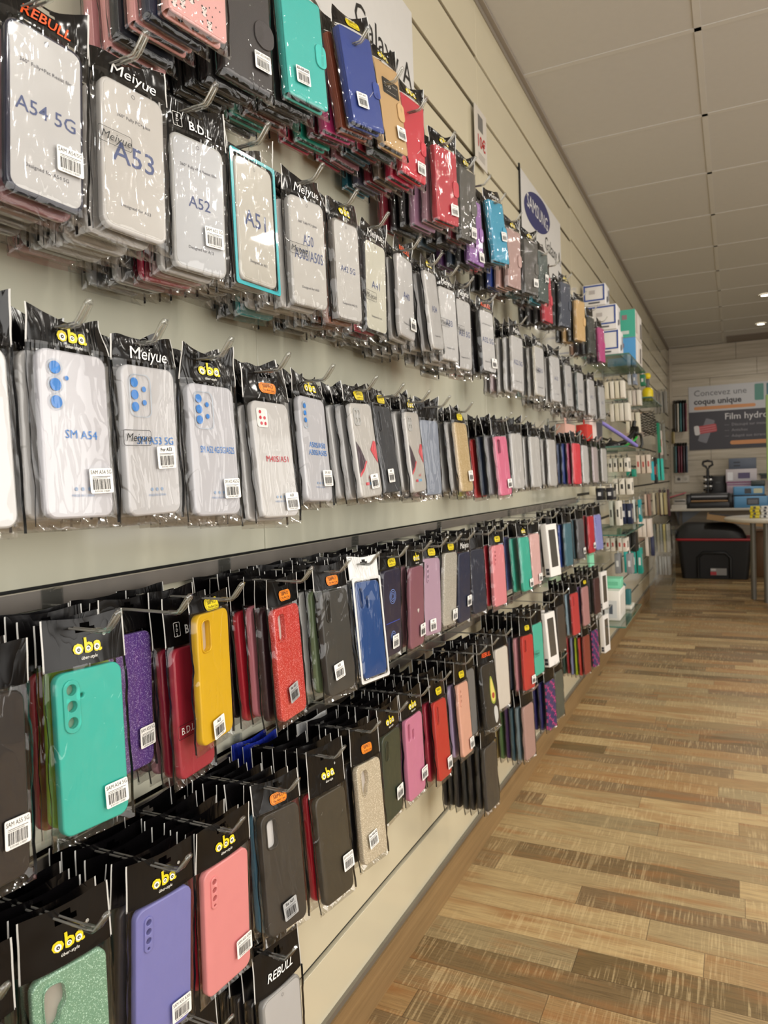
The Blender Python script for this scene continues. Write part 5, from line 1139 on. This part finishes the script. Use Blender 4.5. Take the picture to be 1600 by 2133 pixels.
g = G(); M_ = Matrix.Translation((x0+0.20, -0.0062, -0.14)) @ FR @ Matrix.Rotation(0.12, 4, 'Z'); g.slab(0.24, 0.10, 0.02, 0.001, 0.0002, plain('#b0454c', 0.4), M=M_)
for q in range(3): g.box((0.0, -0.03+q*0.028, 0.0009), (0.22, 0.006, 0.0003), plain('#c98c90', 0.4), M=M_)
g.slab(0.06, 0.12, 0.02, 0.0012, 0.0003, plain('#d0ced0', 0.4), off=(-0.11, 0, 0.0006), M=M_); g.obj('film_picture', e)
g = G(); plate(g, x0+0.80, 0.28, 0.10, 0.20, plain('#4c8478', 0.4), r=0.012); plate(g, x0+0.94, 0.27, 0.12, 0.22, plain('#3a6c74', 0.4), r=0.012); g.obj('case_picture', e)
tag(e, 'wide grey and dark poster with orange bars on the back wall', 'poster')
DZ = 0.735
e = empty('wall_desk', (1.2, 9.86, DZ)); g = G(); g.slab(2.36, 0.66, 0.01, 0.028, 0.004, plain('#c4bdb0', 0.4), off=(0.0, 0, -0.014)); g.obj('desk_top', e)
for xx in (-1.10, 0.95):
    g = G(); P3 = [(0.30, -0.03), (-0.30, -0.03), (0.30, -0.24)]
    for s_, fl in ((-0.006, 1), (0.006, 0)): pass
    vs = [(xx-0.008, a, b) for a, b in P3]+[(xx+0.008, a, b) for a, b in P3]; g.add(vs, [(0, 1, 2), (5, 4, 3), (0, 3, 4, 1), (1, 4, 5, 2), (2, 5, 3, 0)], plain('#9aa2ac', 0.35)); g.obj('bracket', e)
g = G(); g.add([(-1.06, 0.31, -0.03), (-0.80, 0.31, -0.03), (-1.06, 0.31, -0.22), (-1.06, 0.33, -0.03), (-0.80, 0.33, -0.03), (-1.06, 0.33, -0.22)], [(0, 2, 1), (3, 4, 5), (0, 1, 4, 3), (1, 2, 5, 4), (2, 0, 3, 5)], plain('#9aa2ac', 0.35)); g.obj('corner_gusset', e)
tag(e, 'pale desk top fixed along the back wall under the poster', 'desk')
def gadget(name, c, lab, cat, parts):
    e = empty(name, c)
    for nm, fn in parts: g = G(); fn(g); g.obj(nm, e)
    tag(e, lab, cat); return e
bk, dg = '#151416', '#2a2829'
gadget('cutting_plotter', (0.475, 9.72, DZ), 'wide black cutting machine with tan strip on the back desk', 'cutting machine', [
 ('base', lambda g: g.slab(0.46, 0.24, 0.02, 0.07, 0.008, plain(bk, 0.35), off=(0, 0, 0.035))), ('roller_bar', lambda g: g.tube([(-0.20, -0.10, 0.085), (0.20, -0.10, 0.085)], 0.012, plain('#8c6c48', 0.4), 10)),
 ('lid', lambda g: (g.slab(0.44, 0.16, 0.02, 0.09, 0.012, plain(dg, 0.3), off=(0, 0.03, 0.135)), g.box((0, -0.052, 0.14), (0.40, 0.004, 0.012), plain('#8a8a8a', 0.3, 0.6)))),
 ('end_cap', lambda g: g.slab(0.05, 0.22, 0.01, 0.17, 0.008, plain(bk, 0.3), off=(0.23, 0, 0.085))), ('end_cap', lambda g: g.slab(0.05, 0.22, 0.01, 0.17, 0.008, plain(bk, 0.3), off=(-0.23, 0, 0.085)))])
gadget('heat_press', (0.455, 9.925, DZ), 'press with black ring handle and silver springs behind the cutting machine', 'press', [
 ('base', lambda g: g.slab(0.20, 0.16, 0.01, 0.05, 0.006, plain(bk, 0.35), off=(0, 0, 0.025))), ('column', lambda g: g.tube([(0, 0, 0.05), (0, 0, 0.46)], 0.018, plain(bk, 0.4), 12)),
 ('ring_handle', lambda g: g.tube([(-0.055, 0, 0.52), (-0.05, 0, 0.56), (0.0, 0, 0.57), (0.05, 0, 0.56), (0.055, 0, 0.52), (0.02, 0, 0.50), (0.0, 0, 0.46), (-0.02, 0, 0.50), (-0.055, 0, 0.52)], 0.014, plain(bk, 0.4), 8)),
 ('spring', lambda g: [g.lathe([(0.0, z), (0.026, z+0.004), (0.026, z+0.028), (0.0, z+0.032)], plain('#d8d8d8' if i % 2 else bk, 0.2, 0.7 if i % 2 else 0), 14, c=(-0.028, 0)) for i, z in enumerate((0.20, 0.24, 0.28, 0.32, 0.36))]),
 ('spring', lambda g: [g.lathe([(0.0, z), (0.026, z+0.004), (0.026, z+0.028), (0.0, z+0.032)], plain('#d8d8d8' if i % 2 else bk, 0.2, 0.7 if i % 2 else 0), 14, c=(0.028, 0)) for i, z in enumerate((0.20, 0.24, 0.28, 0.32, 0.36))]),
 ('lever', lambda g: g.tube([(-0.08, -0.02, 0.06), (-0.10, -0.02, 0.16), (-0.04, 0, 0.19)], 0.007, plain('#6c6c6c', 0.3, 0.6), 8))])
carton('black_device_box', (0.565, 10.09, DZ), (0.18, 0.10, 0.38), '#1c1b1c', 'upright black box right of the press on the back desk', panels=[('f', 0, 0.30, 0.05, 0.02, '#4a4a4a')])
carton('lilac_box', (0.82, 10.0, DZ), (0.31, 0.22, 0.29), '#b9a8b4', 'pale lilac box on the back desk, bottom of its stack', panels=[('f', 0.05, 0.12, 0.16, 0.10, '#8c98a4'), ('f', 0, 0.27, 0.30, 0.015, '#8c5c80')])
carton('printed_gadget_box', (0.825, 10.0, DZ+0.291), (0.34, 0.22, 0.165), '#c4bcc0', 'white and violet printed box, middle of the stack on the desk', panels=[('f', 0.03, 0.085, 0.13, 0.07, '#54486c'), ('f', -0.12, 0.08, 0.06, 0.10, '#e8e6ea'), ('f', 0, 0.008, 0.33, 0.014, '#8c4c74')])
carton('slate_box', (0.84, 10.0, DZ+0.457), (0.30, 0.2, 0.13), '#5a6272', 'slate blue box, topmost of the stack on the back desk', panels=[('f', -0.06, 0.08, 0.07, 0.015, '#2c3038'), ('f', -0.06, 0.04, 0.07, 0.015, '#2c3038')])
gadget('blue_counter_machine', (0.92, 9.66, DZ), 'light blue machine with dark screen on the desk, lower of two', 'machine', [
 ('housing', lambda g: g.slab(0.36, 0.24, 0.02, 0.135, 0.01, plain('#5c96c4', 0.35), off=(0, 0, 0.0675))), ('screen', lambda g: plate(g, 0.02, 0.075, 0.13, 0.08, plain('#26282c', 0.2), dy=-0.1212, r=0.006)), ('screen_glass', lambda g: plate(g, 0.02, 0.072, 0.10, 0.05, plain('#6c7078', 0.15), dy=-0.122, r=0.003))])
gadget('blue_label_machine', (0.90, 9.70, DZ+0.136), 'light blue machine with round black top on the desk, upper of two', 'machine', [
 ('housing', lambda g: g.slab(0.33, 0.22, 0.02, 0.10, 0.01, plain('#5c96c4', 0.35), off=(0, 0, 0.062))), ('base', lambda g: g.slab(0.36, 0.24, 0.012, 0.012, 0.004, plain(bk, 0.3), off=(0, 0, 0.006))), ('lens_block', lambda g: plate(g, -0.01, 0.06, 0.07, 0.06, plain(bk, 0.25), dy=-0.112, r=0.006)),
 ('paper_label', lambda g: plate(g, 0.095, 0.06, 0.09, 0.055, plain('#c8c8a8', 0.4), dy=-0.112, r=0.003)), ('round_cover', lambda g: g.slab(0.15, 0.03, 0.01, 0.07, 0.012, plain('#2c3430', 0.35), off=(0.10, 0.02, 0.145)))])
carton('white_paper_stack', (0.14, 9.68, DZ), (0.17, 0.22, 0.045), '#c9c2b8', 'low pile of white paper at the left end of the desk', 'paper', panels=[('f', 0, 0.022, 0.16, 0.002, '#8c867c'), ('f', 0, 0.034, 0.16, 0.002, '#8c867c')])
carton('white_device', (0.15, 9.70, DZ+0.046), (0.15, 0.16, 0.075), '#a8a29a', 'pale grey device on the paper pile with dark front line', 'device', panels=[('f', 0, 0.045, 0.12, 0.016, '#3a3836')])
e = empty('red_folder', (0.115, 9.66, DZ+0.136)); g = G(); g.slab(0.19, 0.14, 0.004, 0.012, 0.002, plain('#b8485c', 0.4), M=Matrix.Translation((0.01, 0, 0.030)) @ Matrix.Rotation(-0.28, 4, 'Y')); g.obj('cover', e); g = G(); g.slab(0.17, 0.13, 0.003, 0.008, 0.001, plain('#2a2626', 0.5), M=Matrix.Translation((0.0, 0.01, 0.012)) @ Matrix.Rotation(-0.28, 4, 'Y')); g.obj('pages', e); tag(e, 'pinkish red folder tilted on the pale device', 'folder')
e = empty('wall_socket', (0.145, YB-0.006, 1.09)); g = G(); g.slab(0.17, 0.09, 0.008, 0.012, 0.003, plain('#c2bbb0', 0.4), M=FR); g.obj('plate', e)
for s in (-1, 1): g = G(); g.slab(0.04, 0.04, 0.019, 0.002, 0.0006, plain('#4c4844' if s < 0 else '#a8a298', 0.4), M=Matrix.Translation((s*0.04, -0.0065, 0)) @ FR, n=8); g.obj('outlet', e)
tag(e, 'double white wall socket on the back wall left of the press', 'socket')
e = empty('desk_monitor_arm', (1.2, 10.1, 1.12)); g = G(); g.box((0, 0.05, 0), (0.34, 0.10, 0.02), plain('#2c3c34', 0.4)); g.obj('shelf_plate', e); g = G(); g.box((0, 0.09, -0.03), (0.3, 0.012, 0.05), plain('#3a3a3a', 0.4)); g.obj('wall_bracket', e); tag(e, 'thin dark green shelf plate on the back wall right of the boxes', 'shelf')
# packs on the back wall corner
def back_hook(x, z, cols, hgt, what, wid=0.10):
    for i, hx in enumerate(cols):
        o = empty('hanging_pack'); o.matrix_world = Matrix.Translation((x+i*0.032, YB-0.056, z+hgt/2+0.02)) @ Matrix.Rotation(-1.15+RX.uniform(-0.03, 0.03), 4, 'Z')
        g = G(); g.slab(0.085, hgt, 0.006, 0.014, 0.003, plain(hx, 0.35, coat=0.3), M=Matrix.Translation((0, 0, -hgt/2-0.02)) @ FR, n=3); g.obj('pack', o)
        g = G(); g.slab(0.085, 0.045, 0.002, 0.002, 0.0005, FOIL, M=FR, n=1); g.obj('header_card', o)
        tag(o, f"{cname(hx)} pack, {['first','second','third','fourth','fifth'][i]} from the left, {what}", 'pack', what)
    o = empty('display_hook', (x+0.06, YB-0.002, z+hgt/2+0.025)); g = G(); g.tube([(0, 0, 0), (0, -0.16, 0), (0, -0.18, 0.015)], 0.003, ALU, 8); g.obj('wire_prong', o); g = G(); g.box((0, 0.0, 0), (0.14, 0.006, 0.03), ALU); g.obj('wall_plate', o); tag(o, 'hook holding the '+what, 'display hook')
back_hook(0.07, 1.87, ['#3a3836', '#c8c0b4', '#2c6c70', '#38343a', '#6c2436'], 0.36, 'upper group on the back wall beside the poster')
back_hook(0.07, 1.34, ['#2c5c64', '#6c2438', '#6c1c34', '#3c2c34', '#3a4a5c'], 0.34, 'lower group on the back wall beside the poster')
back_hook(0.05, 1.62, ['#a89868'], 0.15, 'small group between the two pack groups')
# floor things at the back
e = empty('storage_bin', (0.54, 8.95, 0)); BKP = plain('#0e0e10', 0.5)
g = G(); w0, w1, d0, d1, H = 0.66, 0.75, 0.40, 0.48, 0.42; r0_ = rrect(w0, d0, 0.04, 4); r1_ = rrect(w1, d1, 0.05, 4); n = len(r0_)
g.add([(a, b, 0.004) for a, b in r0_]+[(a, b, H) for a, b in r1_], [(i, (i+1) % n, n+(i+1) % n, n+i) for i in range(n)]+[tuple(range(n))[::-1]], BKP, False); g.obj('body', e)
g = G(); g.tube([(-0.16, -0.222, 0.02), (-0.16, -0.236, 0.24), (-0.11, -0.242, 0.29), (0.11, -0.242, 0.29), (0.16, -0.236, 0.24), (0.16, -0.222, 0.02)], 0.016, BKP, 8); g.obj('moulded_arch', e)
g = G(); g.slab(0.78, 0.51, 0.05, 0.025, 0.008, plain('#9c2028', 0.4), off=(0, 0, H+0.0125), n=5); g.obj('red_rim', e)
g = G(); M_ = Matrix.Translation((0.04, -0.2295, 0.085)) @ FR; g.box((0, 0, 0), (0.16, 0.075, 0.001), plain('#8c8a88', 0.4), M=M_); g.box((-0.05, -0.018, 0.0012), (0.06, 0.035, 0.001), plain('#b03038', 0.4), M=M_); g.box((-0.05, 0.022, 0.0012), (0.05, 0.02, 0.001), plain('#c8c4c4', 0.4), M=M_); g.obj('product_label', e)
tag(e, 'big black plastic storage bin with red rim on the floor under the desk', 'storage bin')
e = empty('black_bag', (0.48, 8.95, H+0.026)); g = G(); vs = []; nx, ny = 22, 12
def bagpt(u, v):
    x = -0.36+0.74*u; y = -0.22+0.44*v; e_ = max(0, min(1, u/0.16, (1-u)/0.2))*max(0, min(1, v/0.25, (1-v)/0.25)); return (x, y, 0.002+0.155*e_**0.5+0.012*abs(e_)*noise.noise(Vector((u*4, v*3, 2))))
for j in range(ny+1):
    for i in range(nx+1): vs.append(bagpt(i/nx, j/ny))
g.add(vs, [(j*(nx+1)+i, j*(nx+1)+i+1, (j+1)*(nx+1)+i+1, (j+1)*(nx+1)+i) for j in range(ny) for i in range(nx)], plain('#0b0b0c', 0.5, bump=0.6, bscale=25), True)
g.add([(x, y, 0.0) for x, y, z in (vs[0], vs[nx], vs[-1], vs[-1-nx])], [(3, 2, 1, 0)], BLACK); g.obj('cloth_body', e)
g = G(); g.tube([(-0.32, -0.18, 0.06), (-0.46, -0.20, 0.07), (-0.535, -0.22, 0.0), (-0.53, -0.24, -0.09)], [0.04, 0.04, 0.035, 0.02], plain('#0b0b0c', 0.5), 10); g.obj('hanging_corner', e)
tag(e, 'soft black bag slumped on the lid of the storage bin', 'bag')
e = empty('cardboard_tray', (0.78, 8.90, H+0.20)); CB = plain('#a08058', 0.6); g = G(); M_ = Matrix.Rotation(0.16, 4, 'Y')
g.box((0, 0, -0.012), (0.62, 0.36, 0.006), CB, M=M_)
for a, b, c_, d in ((0, -0.18, 0.62, 0.005), (0, 0.18, 0.62, 0.005), (-0.31, 0, 0.005, 0.36), (0.31, 0, 0.005, 0.36)): g.box((a, b, 0.015), (c_, d, 0.06), CB, M=M_)
g.obj('tray', e); g = G(); g.box((0, 0, 0.0445), (0.60, 0.34, 0.002), plain('#1c1a18', 0.5), M=M_); g.obj('dark_contents', e); g = G(); g.box((0.0, -0.1835, 0.012), (0.16, 0.001, 0.012), plain('#b8a488', 0.5), M=M_); g.obj('printed_strip', e)
tag(e, 'shallow tilted cardboard tray lying on the black bag', 'tray')
carton('side_carton', (1.08, 9.2, 0), (0.26, 0.40, 0.50), '#6c4c30', 'brown carton on the floor behind the right table leg', panels=[('f', 0, 0.25, 0.05, 0.48, '#8c6c48')])
e = empty('round_table', (1.14, 7.4, 0)); TR = 0.48; g = G(); g.lathe([(0, 0.748), (TR-0.008, 0.748), (TR, 0.742), (TR, 0.722), (TR-0.006, 0.718), (0, 0.718)], plain('#cfc8ba', 0.3), 48); g.obj('table_top', e)
for (dx, dy) in ((-0.245, 0.05), (-0.145, -0.15), (0.30, 0.1), (0.2, -0.2)): g = G(); g.tube([(dx, dy, 0.0), (dx, dy, 0.718)], 0.024, plain('#77756f', 0.3, 0.5), 14); g.obj('leg', e)
tag(e, 'round pale table with grey metal legs cut by the right picture edge', 'table')
for i in range(4):
    for j, (hx, dx) in enumerate((('#d8c41c', 0.0), ('#dcdad4', 0.085), ('#3c3c68', 0.165))):
        q = empty('small_product_pack', (0.905+dx+(i % 2)*0.006, 7.28+(i % 2)*0.008, 0.7485+i*0.026)); g = G(); g.slab(0.075, 0.10, 0.004, 0.024, 0.002, plain(hx, 0.4), off=(0, 0, 0.0125), n=2); g.obj('packet', q)
        g = G(); g.box((-0.005, -0.0505, 0.0125), (0.02, 0.001, 0.018), plain('#2c2a34', 0.4)); g.obj('printed_mark', q)
        tag(q, f"{['yellow', 'white', 'violet'][j]} packet, {['bottom', 'second', 'third', 'topmost'][i]} of its pile on the round table", 'packet', 'packets on the round table')
e = empty('green_display_stand', (0.99, 6.80, 0)); g = G(); g.slab(0.25, 0.30, 0.02, 0.02, 0.006, plain('#7a9a58', 0.4), off=(0.14, 0, 0.01)); g.obj('foot', e); g = G(); g.tube([(0.03, 0, 0.02), (0.03, 0.0, 1.06)], 0.009, plain('#8a8a84', 0.3, 0.5), 8); g.obj('pole', e)
g = G(); g.slab(0.28, 0.70, 0.01, 0.02, 0.004, plain('#8fae62', 0.4), M=Matrix.Translation((0.14, 0, 1.43)) @ FR, n=3); g.obj('green_panel', e); tag(e, 'green display panel on a pole just showing at the right picture edge', 'display stand')
# lone leaflet dispenser and bare hooks of section two
print('OBJECTS', len(bpy.data.objects), 'LABELS', len(LAB))
bad = [o.name for o in bpy.data.objects if o.parent is None and o.type in ('MESH', 'EMPTY') and 'label' not in o and o.get('kind') != 'structure']
print('UNLABELLED', bad[:10])
